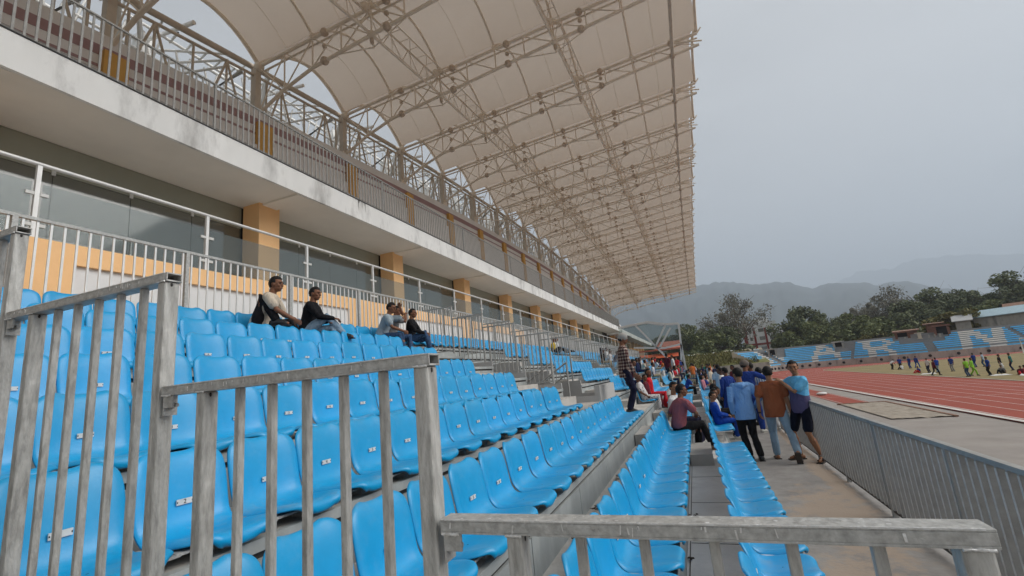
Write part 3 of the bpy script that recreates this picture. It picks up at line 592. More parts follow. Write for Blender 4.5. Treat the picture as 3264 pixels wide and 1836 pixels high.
for i in range(len(BAYS) - 1):
    ya, yb = BAYS[i], BAYS[i + 1]; L = yb - ya; wide = L > 4
    RISE = lambda x: (1.65 - .022 * (x + 17.4) * 1.0) * (L / 6) ** 1.5
    # membrane: barrel vault between trusses
    mb = MB(); nu, nv = 14, 16; o = 0; vs = []
    for a in range(nv + 1):
        x = -17.6 + (3.3 + 17.6) * a / nv
        for b in range(nu + 1):
            t_ = b / nu; y = ya + L * t_
            zb_ = ZT(x, ya) * (1 - t_) + ZT(x, yb) * t_
            prof = 1 - (2 * t_ - 1) ** 2
            vs.append((x - (0.28 * prof if a == nv else 0), y, zb_ + .26 + RISE(x) * prof))
    mb.add(vs, [(a * (nu + 1) + b, a * (nu + 1) + b + 1, (a + 1) * (nu + 1) + b + 1, (a + 1) * (nu + 1) + b) for a in range(nv) for b in range(nu)], 0, True)
    mo = mb.build('membrane', 'membrane', roof)
    # arch rods and seams
    mb = MB()
    for x in [-17.4] + NODE[:5] + [3.2]:
        pts = []
        for b in range(11):
            t_ = b / 10; y = ya + L * t_; pts.append((x, y, ZT(x, ya) * (1 - t_) + ZT(x, yb) * t_ + .17 + (RISE(x)) * (1 - (2 * t_ - 1) ** 2)))
        mb.tube(pts, .06 if x > -17 and x < 3 else .085, 6 if ya < 60 else 4)
    for x in (-15.6, -12.4, -9, -5.6, -2.2, .8):
        pts = []
        for b in range(11):
            t_ = b / 10; y = ya + L * t_; pts.append((x, y, ZT(x, ya) * (1 - t_) + ZT(x, yb) * t_ + .25 + (RISE(x)) * (1 - (2 * t_ - 1) ** 2)))
        mb.tube(pts, .012, 4)
    mb.build('arch_rod', 'roof_steel', roof)
    # longitudinal lattice beams
    mb = MB()
    for x in (-10.7, -4.0):
        za, zb_ = ZT(x, ya), ZT(x, yb); da = DEP(x)
        mb.tube([(x, ya, za - da), (x, yb, zb_ - da)], .065, 6)
        mb.tube([(x - .1, ya, za - .3), (x - .1, yb, zb_ - .3)], .05, 6)
        mb.tube([(x + .5, ya, za - .3), (x + .5, yb, zb_ - .3)], .035, 5)
        n_ = 8 if wide else 3
        for k in range(n_):
            y0 = ya + L * k / n_; y1 = ya + L * (k + 1) / n_
            z0 = za + (zb_ - za) * k / n_; z1 = za + (zb_ - za) * (k + 1) / n_
            if k % 2: mb.tube([(x, y0, z0 - da), (x - .1, y1, z1 - .3)], .025, 4, cap=False)
            else: mb.tube([(x - .1, y0, z0 - .3), (x, y1, z1 - da)], .025, 4, cap=False)
            mb.tube([(x - .1, y1, z1 - .3), (x + .5, y1, z1 - .3)], .02, 4, cap=False)
            if k % 2: mb.tube([(x + .5, y0, z0 - .3), (x, y1, z1 - da)], .02, 4, cap=False)
    mb.build('lattice_beam', 'roof_steel', roof)
    mb = MB(); mb.tube([(1.7, ya, ZT(1.7, ya) - DEP(1.7)), (1.7, yb, ZT(1.7, yb) - DEP(1.7))], .10, 8); mb.build('front_tube', 'roof_steel_d', roof)
    if not wide or i in (7, 9, 14, 16):
        mb = MB()
        for k in range(0, 12):
            xa, xb = XS[k], XS[k + 1]
            if k % 2: xa, xb = xb, xa
            mb.tube([(xa, ya, ZT(xa, ya) - DEP(xa)), (xb, yb, ZT(xb, yb) - DEP(xb))], .045, 5); mb.tube([(xb, ya, ZT(xb, ya)), (xa, yb, ZT(xa, yb))], .035, 5)
        mb.build('bracing', 'roof_steel', roof)
    # rear lattice wall
    mb = MB(); x = -17.55; H = 4.6
    zt = lambda y: ZT(-17.4, y)
    mb.tube([(x, ya, zt(ya) - .45), (x, yb, zt(yb) - .45)], .07, 6); mb.tube([(x - .35, ya, zt(ya) + .25), (x - .35, yb, zt(yb) + .25)], .15, 8)
    if wide:
        for yt in (1.5, 4.5):
            for dy in (-1.25, 0, 1.25): mb.tube([(x, ya + yt, zt(ya + yt) - .45), (x, ya + yt + dy, zt(ya + yt) - 4.4)], .055, 5, cap=False)
        for yt in (.6, 3.0, 5.4): mb.tube([(x, ya + yt, zt(ya + yt) - .45), (x, ya + yt, zt(ya + yt) - 4.4)], .055, 5, cap=False)
    else: mb.tube([(x, ya, zt(ya) - .45), (x, yb, zt(yb) - 4)], .06, 5); mb.tube([(x, yb, zt(yb) - .45), (x, ya, zt(ya) - 4)], .06, 5)
    mb.build('rear_lattice', 'roof_steel_d', roof)
    # outer white tube frame behind
    mb = MB(); x = -21.0; ym = (ya + yb) / 2; z0 = zt(ym)
    mb.box(x - .3, x + .3, ym - .3, ym + .3, z0 - 9, z0 + 1.2, 0)
    for dz in (.9, -.4, -1.7, -3.0): mb.tube([(x, ya, z0 + dz), (x, yb, z0 + dz)], .09, 6)
    for s_ in (-1, 1):
        mb.tube([(x, ym, z0 - 5), (x + 1.5, ym + s_ * 1.6, z0 - 1.5), (x + 3.0, ym + s_ * 2.6, z0 + .1)], .11, 6)
        mb.tube([(x, ym, z0 - 2.4), (x, ym + s_ * L * .5, z0 - 4.6)], .09, 6)
        for dz in (.6, -.2, -1.0): mb.tube([(x, ym, z0 + dz), (x + 3, ym + s_ * 1.9, z0 + dz * .4 + .3)], .06, 5)
    mb.tube([(x, ym, z0 + 1), (x + 3.4, ym, z0 + .6)], .10, 6); mb.tube([(x + 1.4, ya, z0 + .7), (x + 1.4, yb, z0 + .7)], .07, 6)
    for q in range(9):
        yq = ya + L * (q + .5) / 9
        mb.tube([(x + 1.2, yq, z0 + .55), (x + 1.2, yq + (.5 if q % 2 else -.5), z0 - 1.6)], .05, 4, cap=False); mb.tube([(x + 2.4, yq, z0 + .5), (x + 1.2, yq + .4, z0 + .75)], .05, 4, cap=False)
        mb.tube([(x, yq, z0 - 1.7), (x, yq + (.6 if q % 2 else -.6), z0 - 4.4)], .06, 4, cap=False)
    for dz in (-.5, -1.6): mb.tube([(x + 1.2, ya, z0 + dz), (x + 1.2, yb, z0 + dz)], .07, 5)
    mb.build('outer_frame', 'rear_white', roof)
# ================= seats =================
PROF = [(-.010, -.050, .09), (.002, -.042, .115), (.009, -.020, .130), (-.004, .0, .147), (-.026, .005, .172), (-.055, .003, .193), (-.10, -.002, .212), (-.18, -.013, .214), (-.25, -.022, .210), (-.305, -.020, .210), (-.345, -.004, .210), (-.372, .030, .212),
        (-.386, .075, .215), (-.395, .125, .217), (-.405, .18, .218), (-.417, .240, .2165), (-.430, .283, .209), (-.443, .310, .190), (-.457, .327, .158), (-.474, .329, .12)]
def seat_shell(nv, step, thick=True):
    mb = MB(); P = PROF[::step] if step > 1 else PROF
    if P[-1] != PROF[-1]: P = P + [PROF[-1]]
    nu = len(P); vs = []
    for i, (x, z, hw) in enumerate(P):
        a = P[max(i - 1, 0)]; b = P[min(i + 1, nu - 1)]; t = V((b[0] - a[0], 0, b[1] - a[1])).normalized(); nrm = V((t.z, 0, -t.x)) 
        if nrm.z < 0 and x > -.3: nrm = -nrm
        if x <= -.3: nrm = V((abs(nrm.x), 0, abs(nrm.z)))
        for j in range(nv + 1):
            u = 2 * j / nv - 1; e = abs(u) ** 3
            p = V((x, u * hw, z)) + nrm * (.022 * e - .006 * (1 - u * u)) - nrm * ((.036 if x > -.33 and i > 1 else .022) if abs(u) > .985 else 0)
            vs.append(p)
    fs = [(i * (nv + 1) + j, i * (nv + 1) + j + 1, (i + 1) * (nv + 1) + j + 1, (i + 1) * (nv + 1) + j) for i in range(nu - 1) for j in range(nv)]
    mb.add(vs, fs, 0, True)
    return mb
me_seat = seat_shell(12, 1).mesh('seat_shell'); me_seat.materials.append(M['seat'])
tmp = bpy.data.objects.new('tmp', me_seat); C.objects.link(tmp)
s1 = tmp.modifiers.new('s', 'SOLIDIFY'); s1.thickness = .014; s1.offset = 0
s2 = tmp.modifiers.new('b', 'SUBSURF'); s2.levels = 1; s2.render_levels = 1
dg = bpy.context.evaluated_depsgraph_get(); dg.update()
me_near = bpy.data.meshes.new_from_object(tmp.evaluated_get(dg)); me_near.name = 'seat_shell'
tmp.modifiers.clear(); s1 = tmp.modifiers.new('s', 'SOLIDIFY'); s1.thickness = .014; s1.offset = 0
dg.update(); me_mid = bpy.data.meshes.new_from_object(tmp.evaluated_get(dg)); me_mid.name = 'seat_shell'
bpy.data.objects.remove(tmp)
mb = MB(); mb.ball((-.20, 0, -.017), .010, 0, 8, 4, (1.2, 1, .3)); me_hole = mb.mesh('drain_hole'); me_hole.materials.append(M['hole'])
def plate_mesh(num):
    # white plate in the lower back with its number
    mb = MB(); mb.box(-.385, -.3795, -.036, .036, .098, .122)
    for sy in (-1, 1): mb.obox((-.3790, sy * .033, .110), (.0006, 0, 0), (0, .002, 0), (0, 0, .003), 1)
    if num:
        cu = bpy.data.curves.new('t', 'FONT'); cu.body = num; cu.size = .026; cu.align_x = 'CENTER'; cu.align_y = 'CENTER'; cu.extrude = .0004
        ob = bpy.data.objects.new('t', cu); C.objects.link(ob); dg = bpy.context.evaluated_depsgraph_get(); dg.update()
        tm = bpy.data.meshes.new_from_object(ob.evaluated_get(dg))
        mt = Matrix.Translation((-.3785, 0, .110)) @ Matrix(((0, 0, 1, 0), (1, 0, 0, 0), (0, 1, 0, 0), (0, 0, 0, 1)))
        mb.add([mt @ v.co for v in tm.vertices], [tuple(p.vertices) for p in tm.polygons], 1)
        bpy.data.objects.remove(ob)
    me = mb.mesh('number_plate'); me.materials.append(M['plate']); me.materials.append(M['ink']); return me
me_plates = {k: plate_mesh(str(k)) for k in range(1, 22)}; me_plates[0] = plate_mesh('')
def bracket_mesh(h):
    mb = MB(); mb.box(-.30, -.10, -.02, .02, -h, -.024); mb.box(-.33, -.07, -.228, .228, -.036, -.026)
    me = mb.mesh('bracket'); me.materials.append(M['galv']); return me
me_br = bracket_mesh(.08)
def leg_mesh(h):
    mb = MB(); mb.box(-.22, -.18, -.02, .02, -h, -.03); mb.box(-.33, -.03, -.228, .228, -.045, -.028); mb.box(-.26, -.14, -.05, .05, -h, -h + .008)
    me = mb.mesh('leg'); me.materials.append(M['white_metal']); return me
me_leg = leg_mesh(.25)
# which stretches of each row carry seats (y ranges)
P0 = .44
def stretches(r):
    out = []
    for b in range(6):
        o = 10.7 * b
        if r == 1: out.append((10.41 - 10.7 + o if b else .85, 8.77 + o))
        elif r == 2: out.append(((11.6 - 10.7 + o) if b else .85, 9.65 + o))
        elif r == 3: out.append(((12.6 - 10.7 + o) if b else .85, 9.65 + o))
        elif r == 9:
            if b == 0: out.append((.85, 60.2))
        else: out.append(((13.3 - 10.7 + o) if b else .85, 7.89 + o))
    return out
seats = []
for r in range(1, 10):
    n_ = 0; base = 0
    for a, b in stretches(r):
        k = 0
        while a + P0 * (k + 1) <= b + .02 and a + P0 * k < 63:
            y = a + P0 * (k + .5); seats.append((r, n_ + 1, k + 1, PAN[r][0], y, PAN[r][1])); n_ += 1; k += 1
def vis(s): 
    p = cam.matrix_world.inverted() @ V((s[3] - .2, s[4], s[5] + .1)); f = 1458.5
    if p.z > -.2: return 0
    u = 1632 + f * p.x / -p.z; v = 918 - f * p.y / -p.z
    return (1 if -220 < u < 3400 and -200 < v < 2150 else 0)
near = sorted([s for s in seats if vis(s)], key=lambda s: (V((s[3], s[4], s[5])) - V((0, 0, 1.75))).length)[:298]
ids = set((s[0], s[1]) for s in near)
for s in near:
    r, n_, k, x, y, z = s
    d = (V((x, y, z)) - V((0, 0, 1.75))).length
    o = empty('stadium_seat', (x, y, z), 'blue plastic seat, %s from the near railing in the %s row up from the walkway' % (ORD[n_] if n_ < 41 else str(n_) + 'th', ORD[r]), 'seat', 'blue plastic seats fixed in rows on the terrace')
    o.rotation_euler = (random.uniform(-.012, .012), random.uniform(-.02, .02), random.uniform(-.015, .015))
    link('seat_shell', me_near if d < 7 else me_mid, o)
    if y < 24 and not (r == 1) and not (r == 2): link('number_plate', me_plates[k if k < 22 and not (r == 4 and k == 1) else 0], o)
    elif y < 10 and random.random() < .3: link('number_plate', me_plates[0], o)
    if d < 9: link('drain_hole', me_hole, o)
    if r == 1: link('leg', me_leg, o) if (k in (1, 4, 8, 12, 16, 18)) else link('bracket', me_br, o)
    else: link('bracket', me_br, o)
lo = seat_shell(4, 3); fb = MB()
for s in seats:
    if (s[0], s[1]) in ids or s[4] < 2: continue
    fb.add([(v[0] + s[3], v[1] + s[4], v[2] + s[5]) for v in lo.v], lo.f, 0, True)
o = fb.build('distant_seats', 'seat'); tag(o, 'blue plastic seats in rows on the far part of the terrace', 'seats', kind='stuff')

# ================= people =================
def cloth(name, col, pat=None, col2=None, scale=10, folds=.85):
    m = mat('cloth_' + name, (*col, 1), 0.9, 0, 0.07, 5, 0, spec=.15)
    n = m.node_tree.nodes; l = m.node_tree.links; b = n['Principled BSDF']
    tc = n.new('ShaderNodeTexCoord'); nz = n.new('ShaderNodeTexNoise'); nz.inputs['Scale'].default_value = 8; nz.inputs['Detail'].default_value = 4; nz.inputs['Distortion'].default_value = 1.2
    mp = n.new('ShaderNodeMapping'); mp.inputs['Scale'].default_value = (1, 1, .55); l.new(tc.outputs['Object'], mp.inputs[0]); l.new(mp.outputs[0], nz.inputs[0])
    bp = n.new('ShaderNodeBump'); bp.inputs['Strength'].default_value = folds; bp.inputs['Distance'].default_value = .05; l.new(nz.outputs[0], bp.inputs['Height']); l.new(bp.outputs[0], b.inputs['Normal'])
    if pat:
        x = n.new('ShaderNodeMix'); x.data_type = 'RGBA'; x.inputs['A'].default_value = (*col, 1); x.inputs['B'].default_value = (*col2, 1)
        sx = n.new('ShaderNodeSeparateXYZ'); l.new(tc.outputs['Object'], sx.inputs[0])
        def wave(sock, k, th=0.0):
            a = n.new('ShaderNodeMath'); a.operation = 'MULTIPLY'; a.inputs[1].default_value = k; l.new(sock, a.inputs[0])
            s_ = n.new('ShaderNodeMath'); s_.operation = 'SINE'; l.new(a.outputs[0], s_.inputs[0])
            g = n.new('ShaderNodeMath'); g.operation = 'GREATER_THAN'; g.inputs[1].default_value = th; l.new(s_.outputs[0], g.inputs[0]); return g.outputs[0]
        if pat == 'plaid':
            ad = n.new('ShaderNodeMath'); ad.operation = 'ADD'; l.new(sx.outputs['X'], ad.inputs[0]); l.new(sx.outputs['Y'], ad.inputs[1])
            w1 = wave(ad.outputs[0], scale, .2); w2 = wave(sx.outputs['Z'], scale, .2)
            mu = n.new('ShaderNodeMath'); mu.operation = 'ADD'; l.new(w1, mu.inputs[0]); l.new(w2, mu.inputs[1]); h = n.new('ShaderNodeMath'); h.operation = 'MULTIPLY'; h.inputs[1].default_value = .5; l.new(mu.outputs[0], h.inputs[0])
            pw = n.new('ShaderNodeMath'); pw.operation = 'POWER'; pw.inputs[1].default_value = 1.8; l.new(h.outputs[0], pw.inputs[0]); l.new(pw.outputs[0], x.inputs['Factor'])
        elif pat == 'stripe': l.new(wave(sx.outputs['X'], scale, .1), x.inputs['Factor'])
        elif pat == 'spots':
            vo = n.new('ShaderNodeTexVoronoi'); vo.inputs['Scale'].default_value = scale; l.new(tc.outputs['Object'], vo.inputs['Vector'])
            g = n.new('ShaderNodeMath'); g.operation = 'LESS_THAN'; g.inputs[1].default_value = .25; l.new(vo.outputs['Distance'], g.inputs[0]); l.new(g.outputs[0], x.inputs['Factor'])
        elif pat == 'lower':    # darker lower panel with slanting edge
            a = n.new('ShaderNodeMath'); a.operation = 'MULTIPLY'; a.inputs[1].default_value = .5; l.new(sx.outputs['X'], a.inputs[0])
            s_ = n.new('ShaderNodeMath'); s_.operation = 'SUBTRACT'; l.new(sx.outputs['Z'], s_.inputs[0]); l.new(a.outputs[0], s_.inputs[1])
            g = n.new('ShaderNodeMath'); g.operation = 'LESS_THAN'; g.inputs[1].default_value = scale; l.new(s_.outputs[0], g.inputs[0]); l.new(g.outputs[0], x.inputs['Factor'])
        l.new(x.outputs['Result'], b.inputs['Base Color'])
    return m
CL = {k: cloth(k, c) for k, c in dict(cream=(.58, .50, .40), black=(.012, .012, .014), navy=(.015, .02, .06), jeans=(.24, .34, .44), djeans=(.04, .08, .16), greyblue=(.30, .36, .40), brown=(.27, .085, .038),
      hood=(.17, .33, .62), pink=(.30, .095, .11), maroon=(.11, .02, .03), white=(.62, .62, .62), red=(.52, .02, .03), blue=(.015, .06, .32), royal=(.02, .05, .24), yellow=(.62, .43, .03), teal=(.02, .15, .14),
      green=(.25, .52, .05), orange=(.60, .16, .04), grey=(.25, .25, .25), khaki=(.40, .33, .22), purple=(.14, .07, .16), sky=(.14, .42, .66), rose=(.50, .20, .24), paleblue=(.35, .45, .55)).items()}
CL['navyd'] = cloth('navyd', (.006, .008, .018))
CL['plaid'] = cloth('plaid', (.055, .018, .02), 'plaid', (.46, .36, .30), 95)
CL['stripe'] = cloth('stripe', (.55, .58, .62), 'stripe', (.10, .22, .40), 120)
CL['floral'] = cloth('floral', (.60, .58, .58), 'spots', (.06, .06, .09), 16)
CL['sport'] = cloth('sport', (.14, .45, .72), 'lower', (.10, .085, .17), 1.13)
CL['track'] = cloth('track', (.015, .015, .035))
SK = [mat('skin_a', (.30, .145, .078, 1), .55, 0, .08, 8, .05, 60, spec=.3), mat('skin_b', (.20, .088, .048, 1), .55, 0, .08, 8, .05, 60, spec=.3), mat('skin_c', (.13, .056, .032, 1), .55, 0, .08, 8, .05, 60, spec=.3)]
HAIR = mat('black_hair', (.010, .009, .009, 1), .65, 0, .3, 40, .5, 120, spec=.25)
EYE = mat('eye_dark', (.02, .014, .012, 1), .35); LIP = mat('lip', (.14, .05, .045, 1), .5)
CAPM = mat('cap_grey', (.33, .32, .30, 1), .9, 0, .1, 10); CAPB = mat('cap_brown', (.13, .11, .095, 1), .9, 0, .1, 10)
SHOE = {'white': mat('shoe_white', (.55, .54, .50, 1), .6), 'brown': mat('shoe_brown', (.12, .07, .04, 1), .6), 'black': mat('shoe_black', (.02, .02, .02, 1), .5), 'sandal': mat('sandal', (.05, .04, .035, 1), .7)}
def rings(mb, rows, n=16):
    """closed loft: rows of (centre, right axis, forward axis, half width, half depth)"""
    vs = []
    for c, r_, f_, a, b in rows:
        for k in range(n):
            t = 2 * pi * k / n; q = 2.3
            ct, st_ = cos(t), sin(t); kx = (abs(ct) ** (2 / q)) * (1 if ct >= 0 else -1); ky = (abs(st_) ** (2 / q)) * (1 if st_ >= 0 else -1)
            vs.append(c + r_ * (a * kx) + f_ * (b * ky))
    L = len(rows); fs = [(i * n + k, i * n + (k + 1) % n, (i + 1) * n + (k + 1) % n, (i + 1) * n + k) for i in range(L - 1) for k in range(n)]
    fs.append(tuple(range(n))[::-1]); fs.append(tuple(range((L - 1) * n, L * n))); mb.add(vs, fs, 0, True)
def capsule(mb, pts, rad, n=10):
    pts = [V(p) for p in pts]; mb.tube(pts, rad, n); mb.ball(pts[0], rad[0] * .99, 0, n, 6); mb.ball(pts[-1], rad[-1] * .99, 0, n, 6)
def ik(a, t, l1, l2, pole):
    d = t - a; D = min(d.length, (l1 + l2) * .998); u = d.normalized(); t = a + u * D
    x = (l1 * l1 - l2 * l2 + D * D) / (2 * D); h = sqrt(max(l1 * l1 - x * x, 0)); pl = V(pole); pl = pl - u * pl.dot(u)
    if pl.length < 1e-4: pl = V((0, 0, -1))
    return a + u * x + pl.normalized() * h, t
JOBS = []
def hand(mb, wrist, d, nrm, s, curl, detail, side):
    d = d.normalized(); nrm = (nrm - d * nrm.dot(d)).normalized(); sd_ = d.cross(nrm) * side
    if not detail:
        capsule(mb, [wrist, wrist + d * .07 * s, wrist + d * .12 * s + nrm * .02 * s], [.026 * s, .034 * s, .018 * s], 6); return
    rings(mb, [(wrist - d * .01, sd_, nrm, .024 * s, .018 * s), (wrist + d * .03 * s, sd_, nrm, .034 * s, .016 * s), (wrist + d * .075 * s, sd_, nrm, .040 * s, .014 * s), (wrist + d * .09 * s, sd_, nrm, .036 * s, .010 * s)], 10)
    for q, (off, ln) in enumerate([(-.030, .064), (-.010, .074), (.010, .069), (.029, .054)]):
        b = wrist + d * .082 * s + sd_ * off * s; c1 = curl * (.8 + .12 * q); dd = d; pts = [b - d * .02 * s]; 
        for fr in (.42, .32, .26):
            a = c1; dd = (dd * cos(a) + nrm * sin(a)); pts.append(pts[-1] + dd * ln * fr * s * (1.25 if fr == .42 else 1)); c1 *= 1.15
            nr2 = nrm
        capsule(mb, pts, [.0095 * s, .0092 * s, .0086 * s, .0078 * s], 8)
    tb = wrist + d * .025 * s - sd_ * .026 * s; td = (d * .75 - sd_ * .65 + nrm * .35 * curl).normalized()
    capsule(mb, [tb, tb + td * .035 * s, tb + (td + nrm * .3).normalized() * .068 * s], [.013 * s, .011 * s, .009 * s], 8)
def person(loc, rz, H, label, sit=False, shirt='white', pants='black', shoes='black', skin=0, lean=0.05, side=0.0, twist=0.0, head=(0, 0, 0), arms=None, legs=None, sleeve='short', shorts=False, cap=None, hair='short', detail=False, group=None, wide=1.0, hood=False, hem=.0, watch=False):
    """arms: {'R': (hand target, pole)}, legs: {'R': (ankle target, pole)} in body frame: x right, y forward, z up, metres for a 1.72 m person"""
    s = H / 1.72; S = lambda *p: V(p) * s
    pel = S(0, 0, .10) if sit else S(0, 0, .92)
    u = V((side, lean, 1)).normalized(); rr = V((cos(twist), sin(twist), 0)); ff = V((-sin(twist), cos(twist), 0)); ff = (ff - u * ff.dot(u)).normalized(); rr = ff.cross(u)
    r0 = V((1, 0, 0)); f0 = V((0, 1, 0)); up0 = V((0, 0, 1))
    def ax(t): k = min(max(t / .3, 0), 1); uu = up0.lerp(u, k).normalized(); return r0.lerp(rr, k).normalized(), f0.lerp(ff, k).normalized()
    spine = lambda t: pel + up0.lerp(u, min(max((t + .05) / .25, 0), 1)).normalized() * t * s
    body = MB(); shirtm = MB(); pantm = MB()
    W = wide
    prof = [(-.05, .150, .098), (.03, .150, .104), (.13, .132, .092), (.24, .142, .098), (.34, .165, .100), (.42, .165, .085), (.465, .11, .065), (.495, .055, .052)]
    rings(body, [(spine(t), *ax(t), a * s * W * .97, b * s * .97) for t, a, b in prof])
    hemz = -.13 - hem if not sit else -.05
    sp = [(hemz, .172, .122), (hemz + .04, .176, .128), (.05, .170, .124), (.15, .160, .116), (.26, .166, .118), (.36, .186, .116), (.425, .180, .098), (.47, .120, .078), (.492, .072, .065)]
    rings(shirtm, [(spine(t), *ax(t), a * s * W, b * s) for t, a, b in sp], 20)
    nb = spine(.48); hd = (u * .5 + up0 * .8).normalized(); hy, hp, hr = head
    hc = nb + hd * .155 * s + ff * .028 * s
    capsule(body, [nb - u * .05 * s, nb + hd * .09 * s], [.058 * s, .050 * s])
    # head frame
    hrot = Matrix.Rotation(hy + twist, 3, 'Z') @ Matrix.Rotation(hp, 3, 'X') @ Matrix.Rotation(hr, 3, 'Y')
    hx = lambda x, y, z: hc + hrot @ (V((x, y, z)) * s)
    body.ball(hc + hrot @ (V((0, -.008, .018)) * s), s, 0, 18, 14, (.077, .093, .100), hrot)
    body.ball(hx(0, .022, -.045), s, 0, 14, 10, (.056, .066, .066), hrot); body.ball(hx(0, .050, -.082), s, 0, 10, 8, (.030, .028, .026), hrot)
    if detail:
        body.ball(hx(0, .070, .030), s, 0, 12, 8, (.056, .020, .018), hrot)                    # brow
        body.ball(hx(0, .092, -.012), s, 0, 8, 8, (.013, .015, .026), hrot); body.ball(hx(0, .100, -.026), s, 0, 8, 6, (.017, .012, .011), hrot)   # nose
        for sx_ in (-1, 1):
            body.ball(hx(sx_ * .040, .060, -.022), s, 0, 8, 6, (.022, .020, .02), hrot); body.ball(hx(sx_ * .079, -.006, -.004), s, 0, 8, 6, (.010, .018, .030), hrot)
        body.ball(hx(0, .084, -.056), s, 0, 8, 6, (.022, .010, .008), hrot)
    else: body.ball(hx(0, .095, -.015), s, 0, 6, 5, (.013, .014, .02), hrot)
    # arms
    arms = arms or {}; sho = {}
    for k, sg in (('R', 1), ('L', -1)):
        sh = spine(.425) + rr * sg * .172 * s * W; tg, pole = arms.get(k, ((sg * .25, .06, -.52 + .42), (sg * .3, -1, 0)))
        base = spine(.0) if sit else pel
        tgt = (pel + V(tg[:3]) * s) if not isinstance(tg, V) else tg
        el, wr = ik(sh, tgt, .285 * s, .255 * s, pole)
        capsule(body, [sh - rr * sg * .02 * s - u * .012 * s, (sh + el) / 2, el, (el * .6 + wr * .4), wr], [.040 * s, .042 * s, .036 * s, .036 * s, .024 * s])
        d = (wr - el); nrm = (V((-sg, 0, 0)) + V((0, .3, -.2)))
        if abs(d.normalized().dot(nrm.normalized())) > .8: nrm = V((0, -.3, -1))
        hand(body, wr, d, nrm, s, .45 if detail else .4, detail, sg)
        if sleeve == 'short':
            e2 = sh.lerp(el, .66); capsule(shirtm, [sh - rr * sg * .05 * s, sh + (el - sh) * .1, e2], [.068 * s, .072 * s, .070 * s], 12)
        else:
            w2 = el.lerp(wr, .94); capsule(shirtm, [sh - rr * sg * .05 * s, sh + (el - sh) * .1, sh.lerp(el, .6), el, el.lerp(wr, .5), w2], [.066 * s, .068 * s, .060 * s, .053 * s, .049 * s, .039 * s], 12)
        sho[k] = (sh, el, wr)
    if hood:
        capsule(shirtm, [spine(.44) - ff * .06 * s - rr * .08 * s, spine(.42) - ff * .115 * s, spine(.44) - ff * .06 * s + rr * .08 * s], [.045 * s, .055 * s, .045 * s])
    # legs
    legs = legs or {}; shoeobj = MB()
    rings(pantm, [(spine(t), r0, f0, a * s * W, b * s) for t, a, b in [(-.10, .140, .100), (-.05, .162, .112), (.02, .163, .115), (.07, .155, .108)]], 18)
    rings(body, [(spine(t), r0, f0, a * s * W, b * s) for t, a, b in [(-.09, .125, .09), (-.03, .148, .1), (.03, .145, .1)]], 14)
    for k, sg in (('R', 1), ('L', -1)):
        hp_ = pel + S(sg * .088 * W, 0, -.04)
        tg, pole = legs.get(k, (((sg * .10, .40, -.42) if sit else (sg * .10, 0, -.835)), (0, 1, .2)))
        kn, an = ik(hp_, pel + V(tg[:3]) * s, .43 * s, .41 * s, pole)
        capsule(body, [hp_, hp_.lerp(kn, .4), kn, kn.lerp(an, .3), an], [.080 * s, .073 * s, .052 * s, .056 * s, .036 * s])
        fd = V((sg * .18, 1, -.05)); sh_dir = (an - kn).normalized()
        if isinstance(tg, tuple) and len(tg) > 3: fd = V(tg[3:6])
        fd = fd.normalized(); fz = fd.cross(V((1, 0, 0)) if abs(fd.z) < .9 else V((0, 1, 0))); fup = V((0, 0, 1)) - fd * fd.z
        fup = fup.normalized() if fup.length > .2 else V((0, -1, 0)); fr = fd.cross(fup)
        heel = an - fup * .045 * s - fd * .04 * s; toe = an - fup * .055 * s + fd * .17 * s
        capsule(body, [heel, an - fup * .035 * s + fd * .05 * s, toe], [.034 * s, .038 * s, .024 * s], 8)
        if shoes == 'sandal':
            shoeobj.obox((heel + toe) / 2 - fup * .030 * s, fd * .135 * s, fr * .047 * s, fup * .009 * s)
            shoeobj.tube([toe - fd * .05 * s + fr * .048 * s, toe - fd * .05 * s + fup * .035 * s, toe - fd * .05 * s - fr * .048 * s], .010 * s, 6)
        else:
            capsule(shoeobj, [heel + fup * .005, an - fup * .030 * s + fd * .05 * s, toe - fd * .03 * s], [.044 * s, .050 * s, .040 * s], 12)
            shoeobj.obox((heel + toe) / 2 - fup * .032 * s, fd * .14 * s, fr * .044 * s, fup * .010 * s)
        if shorts:
            k2 = hp_.lerp(kn, .84); capsule(pantm, [hp_, hp_.lerp(kn, .4), k2], [.092 * s, .084 * s, .080 * s], 12)
        else:
            capsule(pantm, [hp_, hp_.lerp(kn, .4), kn, kn.lerp(an, .45), an + (kn - an).normalized() * .03 * s], [.094 * s, .088 * s, .072 * s, .068 * s, .062 * s], 12)
    # hair
    hm = MB(); vs = []; nu, nv = (28, 20) if detail else (14, 10)
    hcen = hc + hrot @ (V((0, -.008, .022)) * s)
    for j in range(nv + 1):
        t = pi * j / nv
        for k in range(nu):
            a = 2 * pi * k / nu; dx, dy, dz = sin(t) * cos(a), sin(t) * sin(a), cos(t)
            face = (dy > .28 and dz < .50) or (dz < (-.68 if dy < -.25 else -.15)) or (abs(dx) > .6 and dz < -.05 and dy > -.1)
            if hair == 'long': face = (dy > .20 and dz < .52)
            q = .84 if face else 1.11 + .07 * noise.noise(V((dx * 7, dy * 7, dz * 7 + H * 7)))
            if hair == 'long' and dz < 0 and not face: q = 1.12 + .9 * max(0, -dz) * .9
            vs.append(hcen + hrot @ V((dx * .079 * q, dy * .096 * q, dz * .101 * q)) * s)
    hm.add(vs, [(j * nu + k, (j + 1) * nu + k, (j + 1) * nu + (k + 1) % nu, j * nu + (k + 1) % nu) for j in range(nv) for k in range(nu)], 0, True)
    vx = (.0075 if detail else .017) * 1.0
    job = dict(loc=loc, rz=rz, label=label, group=group, parts=[])
    P = job['parts']
